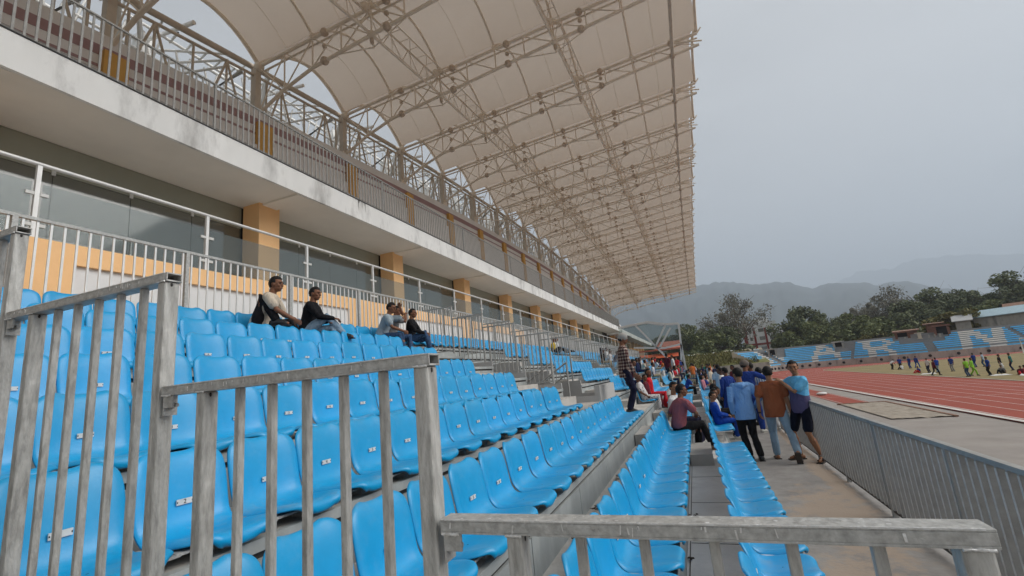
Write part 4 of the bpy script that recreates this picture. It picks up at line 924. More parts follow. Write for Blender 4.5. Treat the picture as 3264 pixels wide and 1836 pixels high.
    P.append(('person', body, SK[skin], vx * (.9 if detail else 1.1), 2)); P.append(('shirt', shirtm, CL[shirt] if isinstance(shirt, str) else shirt, vx * 1.2, 4)); P.append(('shorts' if shorts else 'trousers', pantm, CL[pants], vx * 1.2, 3))
    P.append(('shoes' if shoes != 'sandal' else 'sandals', shoeobj, SHOE[shoes], 0, 0)); P.append(('hair', hm, HAIR, 0, 0))
    if cap:
        cm = MB(); cm.ball(hx(0, -.006, .040), s, 0, 16, 10, (.098, .114, .098), hrot); cm.ball(hx(0, .135, .058), s, 0, 14, 6, (.066, .062, .008), hrot @ Matrix.Rotation(-.15, 3, 'X')); P.append(('cap', cm, cap, 0, 0))
    if detail:
        em = MB()
        for sx_ in (-1, 1): em.ball(hx(sx_ * .031, .0805, .006), s, 0, 8, 6, (.014, .007, .0065), hrot)
        P.append(('eyes', em, EYE, 0, 0)); bm_ = MB()
        for sx_ in (-1, 1): bm_.ball(hx(sx_ * .032, .089, .030), s, 0, 8, 4, (.022, .006, .005), hrot)
        P.append(('eyebrows', bm_, HAIR, 0, 0)); lm = MB(); lm.ball(hx(0, .0935, -.057), s, 0, 8, 4, (.021, .005, .0055), hrot); P.append(('mouth', lm, LIP, 0, 0))
    if watch:
        wm = MB(); sh, el, wr = sho['L']; dd = (wr - el).normalized(); wm.tube([wr - dd * .03, wr - dd * .005], .031 * s, 10); P.append(('watch', wm, SHOE['black'], 0, 0))
    JOBS.append(job); return job
def finish_people():
    tmp = []; 
    for j in JOBS:
        for p in j['parts']:
            me = p[1].mesh(p[0])
            if p[3]:
                o = bpy.data.objects.new('tmp', me); C.objects.link(o)
                rm_ = o.modifiers.new('r', 'REMESH'); rm_.mode = 'VOXEL'; rm_.voxel_size = p[3]; rm_.use_smooth_shade = True
                sm_ = o.modifiers.new('s', 'SMOOTH'); sm_.iterations = p[4]; sm_.factor = .5
                tmp.append((o, p, j))
            else: tmp.append((me, p, j))
    dg = bpy.context.evaluated_depsgraph_get(); dg.update()
    res = {}
    for o, p, j in tmp:
        if isinstance(o, bpy.types.Object):
            me = bpy.data.meshes.new_from_object(o.evaluated_get(dg)); me.polygons.foreach_set('use_smooth', [True] * len(me.polygons))
        else: me = o
        me.materials.clear(); me.materials.append(p[2]); me.polygons.foreach_set('material_index', [0] * len(me.polygons)); me.name = p[0]; res[(id(j), p[0])] = me
    for o, p, j in tmp:
        if isinstance(o, bpy.types.Object): bpy.data.objects.remove(o)
    for j in JOBS:
        root = None
        for p in j['parts']:
            o = link(p[0], res[(id(j), p[0])], root)
            if root is None:
                root = o; o.location = j['loc']; o.rotation_euler.z = j['rz']; tag(o, j['label'], 'person', j['group'])
        j['root'] = root
FX = -pi / 2     # facing the field (+x)
D = dict(detail=True)
A = lambda x, y, z: (x, y, z)
# --- group standing on the walkway ---
# man in blue and purple shirt, body turned left, face to us, hand on the other's shoulder
def loc_of(world, loc, rz, H, pelz=.92):
    s = H / 1.72; d = V(world) - V(loc); d = Matrix.Rotation(-rz, 3, 'Z') @ d; return V(d)
b_loc, b_rz, b_H = (1.57, 9.2, 0), R(128), 1.68
person(b_loc, b_rz, b_H, 'young man in sky blue and purple sports shirt and navy shorts, hand on his neighbour', shirt='sport', pants='navyd', shoes='sandal', skin=0, lean=-.03, head=(.72, -.02, .04), arms={'L': (loc_of((1.33, 9.12, 1.31), b_loc, b_rz, b_H), (-.8, -.4, -.8)), 'R': ((.26, .12, -.05), (1, -.5, 0))}, shorts=True, wide=1.02, legs={'R': ((.20, .02, -.83, .4, .9, 0), (0, 1, 0)), 'L': ((-.18, -.02, -.83, -.4, .9, 0), (0, 1, 0))}, **D)
person((1.18, 9.3, 0), R(-4), 1.62, 'man seen from behind in rust brown T-shirt and pale jeans, walking', shirt='brown', pants='jeans', shoes='sandal', skin=0, head=(-.1, -.05, 0), lean=.06, arms={'L': ((-.26, .03, -.08), (-.4, -1, 0)), 'R': ((.25, .02, -.12), (.4, -1, 0))}, legs={'L': ((-.10, .14, -.84, -.15, 1, -.1), (0, 1, 0)), 'R': ((.20, -.36, -.74, .1, .45, -.9), (.1, 1, 0))}, watch=True, hem=.03, wide=1.06, **D)
person((.70, 9.35, 0), R(12), 1.64, 'man seen from behind in light blue hooded top and narrow black trousers', shirt='hood', pants='black', shoes='black', skin=0, head=(.25, -.05, 0), sleeve='long', hood=True, lean=-.02, arms={'L': ((-.20, .04, -.07), (-.5, -1, 0)), 'R': ((.22, .10, .0), (.5, -1, 0))}, legs={'L': ((-.02, .06, -.84), (0, 1, 0)), 'R': ((.12, -.08, -.835), (0, 1, 0))}, hem=.06, wide=1.02, **D)
c_loc, c_rz, c_H = (1.12, 12.6, 0), R(-22), 1.76
person(c_loc, c_rz, c_H, 'man in dark blue tracksuit and brown cap, arm round the one in stripes', shirt='royal', pants='royal', shoes='white', skin=1, head=(-.5, 0, 0), sleeve='long', cap=CAPB, arms={'R': (loc_of((1.60, 12.75, 1.38), c_loc, c_rz, c_H), (0, -1, -.5))}, legs={'R': ((.12, .1, -.84), (0, 1, 0)), 'L': ((-.08, -.15, -.82), (0, 1, 0))}, **D)
person((1.45, 12.9, 0), R(5), 1.55, 'youth from behind in blue and white striped top and white trousers', shirt='stripe', pants='white', shoes='white', skin=1, legs={'R': ((.22, -.05, -.83), (0, 1, 0)), 'L': ((-.08, .1, -.83), (0, 1, 0))}, **D)
person((1.42, 14.1, 0), R(60), 1.68, 'man in yellow shirt looking left behind the striped youth', shirt='yellow', pants='djeans', skin=2, head=(.2, -.1, 0), **D)
person((.80, 14.6, 0), R(35), 1.60, 'youth in dark blue tracksuit top behind the light blue hooded man', shirt='royal', pants='royal', shoes='white', skin=1, sleeve='long', head=(.3, 0, 0), **D)
person((.78, 16.6, 0), R(70), 1.58, 'boy in white T-shirt and black trousers standing side-on at the seats', shirt='white', pants='black', skin=2, head=(.3, .1, 0), **D)
person((.80, 19.0, 0), R(10), 1.68, 'man in pale blue shirt with his back turned, behind the white T-shirt boy', shirt='paleblue', pants='grey', skin=1)
# --- man in plaid shirt standing on the steps ---
person((-1.40, 10.15, PL[3] + .0), R(-80), 1.73, 'tall man in red checked shirt and grey cap standing on the terrace steps', shirt='plaid', pants='track', shoes='black', skin=1, sleeve='long', cap=CAPM, head=(.1, -.06, 0), arms={'R': ((.22, .20, -.16), (.4, -1, 0)), 'L': ((-.22, .05, -.08), (-.4, -1, 0))}, hem=.05, **D)
# --- seated on second row end ---
person((-.44, 9.36, PAN[2][1] - .02), R(-62), 1.73, 'man in dusty pink T-shirt and black trousers sitting on the end seat', sit=True, shirt='pink', pants='black', shoes='brown', skin=1, lean=.28, side=-.06, head=(-.35, -.05, 0), arms={'L': ((-.46, .10, .14), (-.3, -.6, -1)), 'R': ((.06, .34, .16), (1, .1, -.6))}, legs={'R': ((.02, .58, -.40), (0, .3, 1)), 'L': ((-.10, .36, -.44), (0, .6, 1))}, **D)
person((-.52, 10.35, PL[2] + .06), R(-105), 1.73, 'young man with short beard facing us behind the pink T-shirt man', sit=True, shirt='white', pants='track', shoes='white', skin=0, lean=.05, head=(-.55, -.03, 0), legs={'L': ((-.08, .42, -.44), (0, .6, 1)), 'R': ((.10, .44, -.44), (0, .6, 1))}, **D)
KB = 'boys and others seated on the second block'
person((-1.34, 12.80, PAN[3][1]), R(-85), 1.42, 'boy in white flower-print shirt slumped on the end seat of the second block', sit=True, shirt='floral', pants='floral', shoes='black', skin=2, lean=-.30, head=(-.2, .1, 0), arms={'R': ((.20, .10, .02), (1, -1, 0))}, **D)
person((-1.30, 13.3, PAN[3][1]), R(-95), 1.32, 'boy in maroon top sitting beside the flower-print boy', sit=True, shirt='maroon', pants='maroon', skin=1, lean=-.1, head=(-.7, .05, 0), **D)
person((-1.28, 13.8, PAN[3][1]), R(-90), 1.60, 'woman in bright red and orange scarf and long hair, seated behind the boys', sit=True, shirt='red', pants='red', skin=1, hair='long', sleeve='long', lean=.0, head=(-.7, .05, 0), wide=1.05, **D)
person((-2.05, 15.6, PAN[4][1]), R(-95), 1.72, 'man in maroon and navy shirt bending forward on the fourth row', sit=True, shirt='maroon', pants='navy', skin=1, lean=.35, head=(-.2, -.2, 0), arms={'R': ((.1, .5, .05), (1, 0, -1))}, **D)
person((.30, 11.35, PAN[1][1]), R(-88), 1.40, 'boy in blue tracksuit sitting on the front row with a white bag', sit=True, shirt='blue', pants='blue', shoes='white', skin=0, sleeve='long', lean=-.12, head=(-.6, 0, 0), arms={'R': ((.06, .25, .12), (1, -.3, -1)), 'L': ((-.06, .25, .12), (-1, -.3, -1))}, **D)
person((.30, 11.85, PAN[1][1]), R(-88), 1.48, 'boy in white and maroon top beside the blue tracksuit boy', sit=True, shirt='white', pants='black', skin=1, lean=0, head=(-.7, .05, 0), **D)
person((.28, 12.9, PAN[1][1]), R(-88), 1.50, 'youth in black and white jacket leaning on the front row', sit=True, shirt='black', pants='black', skin=1, sleeve='long', lean=.25, head=(-.3, -.1, 0))
person((.28, 13.5, PAN[1][1]), R(-88), 1.58, 'youth in dark grey top behind the black and white jacket', sit=True, shirt='grey', pants='black', skin=2, sleeve='long', lean=.15, head=(-.3, -.1, 0))
# --- four friends on the top row ---
XT = PAN[9][0] - .22; ZT9 = PAN[9][1]
person((XT + .04, 5.02, ZT9 + .02), R(-62), 1.76, 'man in cream T-shirt leaning over his raised black-trousered knee, top row', sit=True, shirt='cream', pants='black', shoes='black', skin=1, lean=.42, head=(-.15, -.05, 0), arms={'R': ((.12, .52, .02), (1, -.3, -.8)), 'L': ((-.16, .40, .10), (-1, -.2, -.6))}, legs={'R': ((.16, .30, .02), (.1, .1, 1)), 'L': ((-.10, .56, -.38), (0, .4, 1))}, **D)
person((XT + .04, 5.95, ZT9), R(-68), 1.70, 'man in black sweater and faded blue jeans with crossed legs, top row', sit=True, shirt='black', pants='jeans', shoes='black', skin=1, sleeve='long', lean=.22, head=(-.15, -.1, 0), arms={'R': ((.02, .46, .16), (1, -.2, -1)), 'L': ((-.05, .36, .14), (-1, -.2, -1))}, legs={'R': ((-.16, .56, -.10), (.3, .3, 1)), 'L': ((-.04, .48, -.40), (0, .4, 1))}, **D)
h_loc, h_rz, h_H = (XT + .04, 7.95, ZT9), R(-70), 1.70
person(h_loc, h_rz, h_H, 'man in grey T-shirt and blue jeans with a hand over his face, top row', sit=True, shirt='greyblue', pants='djeans', shoes='black', skin=1, lean=.42, head=(-.1, -.25, 0), arms={'R': ((.10, .50, .06), (1, -.3, -.8)), 'L': ((-.10, .40, .60), (-.6, .4, -1))}, **D)
person((XT, 8.35, ZT9), R(-60), 1.62, 'man in grey half hidden beside the one covering his face, top row', sit=True, shirt='grey', pants='djeans', shoes='black', skin=1, lean=.25, head=(-.4, -.15, 0), arms={'R': ((.08, .34, .50), (1, .3, -1))}, **D)
person((XT + .04, 9.02, ZT9), R(-75), 1.62, 'man in black sweater, dark jeans and white shoes, rightmost of the friends, top row', sit=True, shirt='black', pants='djeans', shoes='white', skin=1, sleeve='long', lean=.12, head=(-.1, 0, 0), arms={'R': ((.10, .40, .10), (1, -.5, -1)), 'L': ((-.10, .40, .10), (-1, -.5, -1))}, legs={'R': ((.05, .50, -.28), (0, .4, 1)), 'L': ((-.1, .42, -.42), (0, .4, 1))}, **D)
person((XT, 20.9, ZT9), R(-95), 1.5, 'child in yellow and black top sitting on the top row', sit=True, shirt='yellow', pants='black', skin=1, legs={'R': ((.1, .7, -.05), (0, .2, 1)), 'L': ((-.1, .7, -.05), (0, .2, 1))})
person((XT, 21.4, ZT9), R(-95), 1.6, 'person in white shirt and jeans with legs stretched along the top row', sit=True, shirt='white', pants='jeans', skin=1, legs={'R': ((.1, .75, .0), (0, .2, 1)), 'L': ((-.1, .75, .0), (0, .2, 1))})
person((PAN[8][0] - .25, 30.5, PAN[8][1]), R(-90), 1.62, 'woman with black hair and white scarf sitting high in the third block', sit=True, shirt='white', pants='navy', skin=1, hair='long')
nbase = len(JOBS)
# --- prototypes for the distant crowd ---
rr_ = random.Random(3)
person((0, 0, -50), 0, 1.66, 'p', sit=True, lean=.1); person((0, 0, -50), 0, 1.66, 'p', sit=True, lean=.38, arms={'R': ((.1, .42, .1), (1, 0, -1)), 'L': ((-.1, .42, .1), (-1, 0, -1))}); person((0, 0, -50), 0, 1.62, 'p', sit=True, lean=-.1, hair='long', sleeve='long')
person((0, 0, -50), 0, 1.68, 'p', lean=.02); person((0, 0, -50), 0, 1.68, 'p', lean=.05, legs={'R': ((.1, .3, -.80), (0, 1, 0)), 'L': ((-.1, -.28, -.80), (0, 1, 0))}, sleeve='long'); person((0, 0, -50), 0, 1.66, 'p', lean=1.3, arms={'R': ((.2, .5, -.6), (0, 0, -1)), 'L': ((-.2, .5, -.6), (0, 0, -1))})
person((0, 0, -50), 0, 1.62, 'p', sit=True, lean=.15, legs={'R': ((.14, .55, -.05), (.2, .2, 1)), 'L': ((-.14, .55, -.05), (-.2, .2, 1))})
finish_people()
SITP = [JOBS[nbase + i]['root'] for i in (0, 1, 2)]; STP = [JOBS[nbase + i]['root'] for i in (3, 4)]; BEND = JOBS[nbase + 5]['root']; GRS = JOBS[nbase + 6]['root']
def clone(proto, loc, rz, label, group, shirt, pants, skin, scale=1.0):
    o = copy_tree(proto); o.location = loc; o.rotation_euler.z = rz; o.scale = (scale,) * 3; o['label'] = label; o['group'] = group; o['category'] = 'person'
    def setm(q, m_):
        q.material_slots[0].link = 'OBJECT'; q.material_slots[0].material = m_
    setm(o, SK[skin])
    for ch in o.children:
        if ch.name.startswith('shirt'): setm(ch, CL[shirt])
        elif ch.name.startswith('trousers'): setm(ch, CL[pants])
    return o
KEYS = ['white', 'blue', 'royal', 'maroon', 'black', 'red', 'teal', 'paleblue', 'grey', 'rose', 'orange', 'navy', 'white', 'floral', 'stripe', 'navy', 'black', 'cream']
PK = ['black', 'djeans', 'navy', 'grey', 'jeans', 'khaki']
NM = dict(floral='flower-print', royal='dark blue', paleblue='pale blue', rose='pink', djeans='dark jeans', jeans='faded jeans', sport='blue and purple', hood='light blue', stripe='striped', greyblue='grey blue')
nm = lambda k: NM.get(k, k)
used = {}; occupied = []
def crowd_label(base):
    used[base] = used.get(base, 0) + 1
    return base if used[base] == 1 else base + ', number %s alike' % ['', '', 'two', 'three', 'four', 'five', 'six', 'seven', 'eight', 'nine', 'ten'][used[base]]
count = 0
cands = [s for s in seats if s[4] > 14.5 and s[0] <= 8]
rr_.shuffle(cands)
for s in sorted(cands, key=lambda q: rr_.random()):
    r, n_, k, x, y, z = s
    dens = {1: .30, 2: .35, 3: .35, 4: .34, 5: .26, 6: .20, 7: .12, 8: .04}[r] * min(1, max(0, (y - 15) / 9)) * (1.6 if y > 24 else .7)
    if rr_.random() > dens * .42 or count > 78: continue
    if r in (7, 8) and y < 24: continue
    if r in (5, 6, 7) and y < 21: continue
    sh_ = rr_.choice(KEYS); pt = rr_.choice(PK)
    lb_ = crowd_label('%s top, %s trousers, seated, %s row, %s block' % (nm(sh_), nm(pt).replace(' jeans', ' denim'), ORD[r], ORD[min(1 + int((y + .95) / 10.7), 7)]))
    clone(rr_.choice(SITP), (x - .24, y, z - .01), FX + rr_.uniform(-.3, .3), lb_, 'spectators seated in the distance', sh_, pt, rr_.choice([0, 1, 1, 2]), rr_.uniform(.88, 1.02)); count += 1
for i in range(20):
    y = 21 + i * 2.1 + rr_.uniform(-.5, .5); x = rr_.choice([.75, .95, 1.2, 1.4]) + rr_.uniform(-.1, .1)
    if i in (3, 8, 9): x, z = -.1 - .2 * i % .3, .15
    else: z = 0
    if i % 4 == 3: x, z = RX[4] + .5, PL[3]
    sh_ = rr_.choice(KEYS); pt = rr_.choice(PK)
    lb_ = crowd_label('%s top, %s trousers, standing on the %s' % (nm(sh_), nm(pt).replace(' jeans', ' denim'), 'terrace steps' if i % 4 == 3 else 'crowded walkway'))
    clone(rr_.choice(STP), (x, y, z), rr_.uniform(-3, 3), lb_, 'people standing in the distance', sh_, pt, rr_.choice([0, 1, 2]), rr_.uniform(.85, 1.03))
# --- people on the field ---
FLD = [(26.1, 81.6, BEND, 'white', 'black', -1.2, 'person in white top bending over on the grass, leftmost of the field group'), (26.9, 80.9, STP[0], 'blue', 'black', 2.8, 'person in blue top standing beside the bending one'), (26.6, 79.6, GRS, 'white', 'black', .5, 'person in white with dark bag crouching on the grass'),
       (28.0, 80.9, STP[0], 'royal', 'royal', 2, 'person in dark blue tracksuit, left one of a close pair'), (28.6, 80.4, STP[1], 'royal', 'blue', -1, 'person in dark blue tracksuit, right one of a close pair'), (24.0, 67.3, GRS, 'blue', 'red', 1.8, 'person in blue top and red trousers sitting on the grass'),
       (22.6, 59.8, STP[1], 'maroon', 'black', -1.5, 'walking person in maroon top near the edge of the grass'), (24.3, 65.6, STP[0], 'white', 'navy', 2, 'person in white top behind the walking one'), (24.9, 65.1, STP[0], 'blue', 'jeans', .2, 'person from behind in blue top and pale jeans'), (26.2, 65.1, STP[0], 'royal', 'grey', 2.2, 'lone person in blue top and grey trousers on the grass'),
       (22.9, 54.4, STP[0], 'green', 'djeans', .4, 'person in bright green shirt and dark trousers'), (23.5, 54.9, STP[1], 'green', 'green', -2.4, 'second person in bright green, beside the first'), (30.4, 70.2, STP[0], 'royal', 'royal', .3, 'person in dark blue with hands on hips'), (31.0, 69.7, STP[0], 'paleblue', 'djeans', .9, 'person in pale top and denim beside the dark blue one'),
       (24.2, 53.9, STP[0], 'blue', 'black', 1.6, 'person in blue jacket and black trousers facing left'), (27.0, 58.1, STP[0], 'black', 'white', -2.2, 'person in black top and pale trousers'), (28.2, 58.9, STP[0], 'teal', 'navy', 1, 'person in yellow and teal top behind the black one'), (26.0, 55.9, GRS, 'grey', 'black', 2.2, 'person in grey sitting with knees up on the grass'),
       (25.9, 52.4, GRS, 'orange', 'red', .6, 'person in orange and red sitting on the grass'), (26.9, 52.8, GRS, 'white', 'white', 2.6, 'person in white sitting near the right edge'), (28.5, 57.1, GRS, 'blue', 'blue', 1.8, 'person in blue sitting at the right edge of the picture'), (25.3, 51.9, GRS, 'maroon', 'red', 2.9, 'person in maroon lying back on the grass')]
for x, y, p, sh_, pt, rz, lb_ in FLD:
    g = p is GRS
    clone(p, (x, y, ZF + (.02 if not g else -.02)), rz, lb_, 'people out on the grass', sh_, pt, 1, 1.0)
for r in SITP + STP + [BEND, GRS]:
    for ch in list(r.children): bpy.data.objects.remove(ch)
    bpy.data.objects.remove(r)
for i, (x, y, l_) in enumerate([(24.6, 53.3, 'white sheet lying on the grass beside the blue jacket'), (25.4, 50.9, 'long white sheet lying on the grass near the right edge'), (23.4, 63.5, 'small pale bundle lying on the grass'), (12.6, 0, '')][:3]):
    mb = MB(); rq = random.Random(i)
    vs = []; 
    for a in range(9):
        for b in range(9): vs.append(((a - 4) * .16, (b - 4) * .09, ZF + .03 + .2 * abs(noise.noise(V((a * .5, b * .5, i * 3.1)))) * (1 if 0 < a < 8 and 0 < b < 8 else 0)))
    mb.add([(v[0] + x, v[1] + y, v[2]) for v in vs], [(a * 9 + b, a * 9 + b + 1, (a + 1) * 9 + b + 1, (a + 1) * 9 + b) for a in range(8) for b in range(8)], 0, True)
    tag(mb.build('white_sheet', 'white'), l_, 'sheet')
mb = MB(); mb.ball((9.3, 45, ZF + .12), .4, 0, 10, 6, (1, 1.2, .3)); tag(mb.build('plastic_bag', 'white'), 'white plastic bag lying by the end of the long jump runway', 'bag')
# ================= far end terrace =================
NR = 9; DEPR = .86; RISE_ = .385; ZB = -.30
def offset_path(p, d):
    out = []
    for i, q in enumerate(p):
        t_ = (p[min(i + 1, len(p) - 1)] - p[max(i - 1, 0)]).normalized(); out.append(q + V((-t_.y, t_.x)) * d)
    return out
FP0 = smooth_path(FRONT, 14)
az = lambda q: math.degrees(atan2(q.x, q.y))
ft = empty('end_terrace', (0, 0, 0), 'curved end terrace of blue benches with large white letters, beyond the track', 'terrace')
def ribbon(mb, pa, pb, za, zb, mi=0, sel=None):
    for i in range(len(pa) - 1):
        if sel and not sel(i): continue
        m_ = mi(i) if callable(mi) else mi
        mb.quad((pa[i].x, pa[i].y, za), (pa[i + 1].x, pa[i + 1].y, za), (pb[i + 1].x, pb[i + 1].y, zb), (pb[i].x, pb[i].y, zb), m_)
mb = MB(); ribbon(mb, offset_path(FP0, 0), offset_path(FP0, 0), ZF - .1, ZB - .1); ribbon(mb, offset_path(FP0, 0), offset_path(FP0, .3), ZB - .1, ZB - .1); mb.build('front_wall', 'front_wall', ft)
hb = MB()
for i in range(3, len(FP0) - 1, 5): hb.ball((FP0[i].x, FP0[i].y - .05, -1.1), .28, 0, 8, 6, (1.1, .3, 1))
hb.build('drain_mouth', 'dark', ft)
mb = MB()
for r in range(NR + 1):
    a = offset_path(FP0, 1.3 + r * DEPR if r else .3); b = offset_path(FP0, 1.3 + (r + 1) * DEPR); z = ZB + r * RISE_
    ribbon(mb, a, b, z - .35 if r == 0 else z, z - .35 if r == 0 else z)
    if r: ribbon(mb, a, a, z - RISE_ * (1 if r > 1 else 2), z)
back = offset_path(FP0, 1.3 + (NR + 1) * DEPR); ribbon(mb, back, back, ZB + NR * RISE_, ZB + NR * RISE_ + .35); ribbon(mb, offset_path(FP0, 1.35 + (NR + 1) * DEPR), back, ZB + NR * RISE_ + .35, ZB + NR * RISE_ + .35)
mb.build('steps', 'terrace', ft)
# stepped cream end wall
mb = MB(); o0 = offset_path(FP0, 0)[0]; n0 = (offset_path(FP0, 1)[0] - o0)
for r in range(-1, NR + 1):
    a = o0 + n0 * (0 if r < 0 else 1.3 + r * DEPR); b = o0 + n0 * (1.3 + (r + 1) * DEPR); z = ZB + max(r, -.4) * RISE_ + .28
    for d in (0,):
        p = [(a.x, a.y - .3, ZF - .1), (b.x, b.y - .3, ZF - .1), (b.x, b.y, ZF - .1), (a.x, a.y, ZF - .1), (a.x, a.y - .3, z), (b.x, b.y - .3, z), (b.x, b.y, z), (a.x, a.y, z)]
        mb.add(p, [(0, 1, 5, 4), (4, 5, 6, 7), (2, 3, 7, 6), (0, 4, 7, 3), (1, 2, 6, 5)])
mb.build('end_wall', 'cream', ft)
# letters: azimuth span -> bitmap (rows top to bottom, columns left to right)
LET = [(6.3, 9.0, ["1111..11", ".111.11.", ".11111..", "..1111..", "..11.11.", "..11..11", "...11..1", "...11...", "...1...."][:9]),
       (11.5, 14.0, ["..111....", "..1111...", "..11.11..", ".11..11..", ".1111111.", ".11111111", "11.....11", "11.....11", "11......1"]),
       (15.6, 18.4, ["1111111..", ".11...11.", ".11....11", ".11...11.", ".111111..", "..11111..", "..11..11.", "..11...11", "..11...11"]),
       (22.9, 25.7, ["111...11", "1111..11", "1111..11", "11.11.11", "11.11.11", "11..1111", "11..1111", "11...111", "11...111"]),
       (28.2, 30.6, ["...111...", "..11.11..", "..11.11..", ".11...11.", ".1111111.", ".11...11.", "11.....11", "11.....11", "11.....11"])]
STAIR = [(9.0, 9.4), (14.4, 14.9), (20.6, 21.2), (26.9, 27.3)]   # azimuths at the front edge
for r in range(NR):
    d0 = 1.3 + r * DEPR + .25; a = offset_path(FP0, d0); b = offset_path(FP0, d0 + .52); z = ZB + r * RISE_ + .32
    if r == 0: z = ZB + .12
    def colour(i):
        A_ = az((a[i] + a[i + 1]) / 2)
        for s0, s1, bm_ in LET:
            if s0 <= A_ < s1: 
                row = bm_[NR - 1 - r]; return 1 if row[min(int((A_ - s0) / (s1 - s0) * len(row)), len(row) - 1)] == '1' else 0
        return 0
    fine_a = []; fine_b = []
    for i in range(len(a) - 1):
        for q in range(4): fine_a.append(a[i].lerp(a[i + 1], q / 4)); fine_b.append(b[i].lerp(b[i + 1], q / 4))
    fine_a.append(a[-1]); fine_b.append(b[-1]); aa, bb = a, b; a, b = fine_a, fine_b
    seg = []; cur = []
    for i in range(len(a) - 1):
        A_ = az((a[i] + a[i + 1]) / 2); st_ = any(s0 < az(FP0[min(i // 4, len(FP0) - 1)]) < s1 for s0, s1 in STAIR) or (r >= 4 and any(s0 < A_ < s1 for s0, s1 in ((13.6, 15.1), (8.4, 9.3)))) or (r >= 5 and 18.7 < A_ < 22.0) or (r >= 7 and 18.3 < A_ < 22.3)
        if st_:
            if cur: seg.append(cur); cur = []
        else: cur.append(i)
    if cur: seg.append(cur)
    for sg in seg:
        mb = MB()
        for i in sg:
            c_ = colour(i); g = .012
            p, q, p2, q2 = a[i], a[i + 1], b[i], b[i + 1]
            mb.quad((p.x, p.y, z), (q.x, q.y, z), (q2.x, q2.y, z), (p2.x, p2.y, z), c_); mb.quad((p.x, p.y, z - .24), (q.x, q.y, z - .24), (q.x, q.y, z), (p.x, p.y, z), c_)
        i0, i1 = sg[0], sg[-1] + 1
        for i in (i0, i1): mb.quad((a[i].x, a[i].y, z - .24), (b[i].x, b[i].y, z - .24), (b[i].x, b[i].y, z), (a[i].x, a[i].y, z))
        mb.build('bench_row', ['blue_bench', 'white_bench'], ft)
# gate towers on the end terrace
def at_az(a_deg, dist): return V((sin(R(a_deg)) * dist, cos(R(a_deg)) * dist))
def rubble_tower(a_deg, dist, w_, h, z0, label, mt):
    p = at_az(a_deg, dist); t = empty('concrete_portal', (p.x, p.y, z0), label, 'portal', 'portals on the end terrace'); t.rotation_euler.z = -R(a_deg)
    mb = MB(); mb.box(-w_ / 2, -w_ / 2 + .45, -.6, 1.2, 0, h); mb.box(w_ / 2 - .45, w_ / 2, -.6, 1.2, 0, h * .93); mb.build('side_pier', mt, t)
    mb = MB(); mb.box(-w_ / 2 - .2, w_ / 2 + .2, -.9, 1.4, h, h + .3); mb.build('lintel', mt, t)
    mb = MB(); mb.box(-w_ / 2 + .45, w_ / 2 - .45, .3, 1.1, 0, h); mb.build('opening', 'dark', t)
rubble_tower(8.05, 128, 2.0, 1.9, 1.3, 'leftmost small stained concrete portal on the end terrace', 'front_wall')
rubble_tower(14.0, 133, 2.2, 2.2, 1.2, 'stained concrete portal between the white letters A and R', 'front_wall')
rubble_tower(19.1, 134, 2.6, 2.7, 1.4, 'brown brick portal right of the white letter R', 'brick')
rubble_tower(21.9, 134, 2.6, 3.0, 1.6, 'brown brick portal left of the white letter N', 'brick')
# platform with small statue-like pillar between portals
p = at_az(20.3, 133.5); t = empty('podium', (p.x, p.y, 1.2), 'grey central podium with a small white pedestal on the end terrace', 'podium'); t.rotation_euler.z = -R(20.3)
mb = MB(); mb.box(-4.5, 4.5, -.5, 2, 0, .9); mb.build('base', 'front_wall', t)
mb = MB(); mb.box(-.5, .5, -.8, 0, .9, 1.3); mb.box(-.3, .3, -.7, -.1, 1.3, 2.4); mb.box(-.8, .8, -.8, 0, 2.4, 2.55); mb.build('pedestal', 'cream', t)
mb = MB(); [mb.box(x, x + .35, -.5, -.2, .9, 1.9) for x in (1.3, 2.2, 3.1, -2.6, -3.6)]; mb.build('railing_pier', 'front_wall', t)
# brick remains and shed behind
def hut(name, a0, a1, dist, z0, z1, wallm, roofm, label, cat, depth=8, pitch=.8, slant=0, windows=0, over=.5):
    p0 = at_az(a0, dist); p1 = at_az(a1, dist + slant); L = (p1 - p0).length; c_ = (p0 + p1) / 2; an = atan2(p1.y - p0.y, p1.x - p0.x)
    t = empty(name, (c_.x, c_.y, z0), label, cat); t.rotation_euler.z = an
    h = z1 - z0; mb = MB(); mb.box(-L / 2, L / 2, 0, depth, -2, h); mb.build('wall', wallm, t)
    mb = MB(); o_ = over; mb.add([(-L / 2 - o_, -o_, h), (L / 2 + o_, -o_, h), (L / 2 + o_, depth / 2, h + pitch), (-L / 2 - o_, depth / 2, h + pitch), (-L / 2 - o_, depth + o_, h), (L / 2 + o_, depth + o_, h), (-L / 2 - o_, -o_, h - .15), (L / 2 + o_, -o_, h - .15), (-L / 2 - o_, depth + o_, h - .15), (L / 2 + o_, depth + o_, h - .15)],
        [(0, 1, 2, 3), (3, 2, 5, 4), (0, 6, 7, 1), (4, 5, 9, 8), (0, 3, 4, 8, 6), (1, 7, 9, 5, 2), (6, 8, 9, 7)]); mb.build('roof', roofm, t)
    for k in range(windows):
        x = -L / 2 + L * (k + .5) / windows; mb = MB(); mb.box(x - .6, x + .6, -.04, .01, h * .35, h * .75); mb.build('window', 'window', t)
    return t
hut('brick_store', 18.6, 20.2, 142, 2.0, 4.6, 'brick', 'rust', 'low reddish brick store behind the left brown portal', 'building', 5, .3)
hut('brick_store', 20.9, 22.0, 142, 2.0, 5.6, 'brick', 'rust', 'taller reddish brick block behind the right brown portal', 'building', 5, .2)
hut('gabled_house', 22.9, 23.9, 146, 1.5, 5.6, 'front_wall', 'wall_grey', 'small grey house with pointed gable left of the long blue roof', 'building', 6, 1.4)
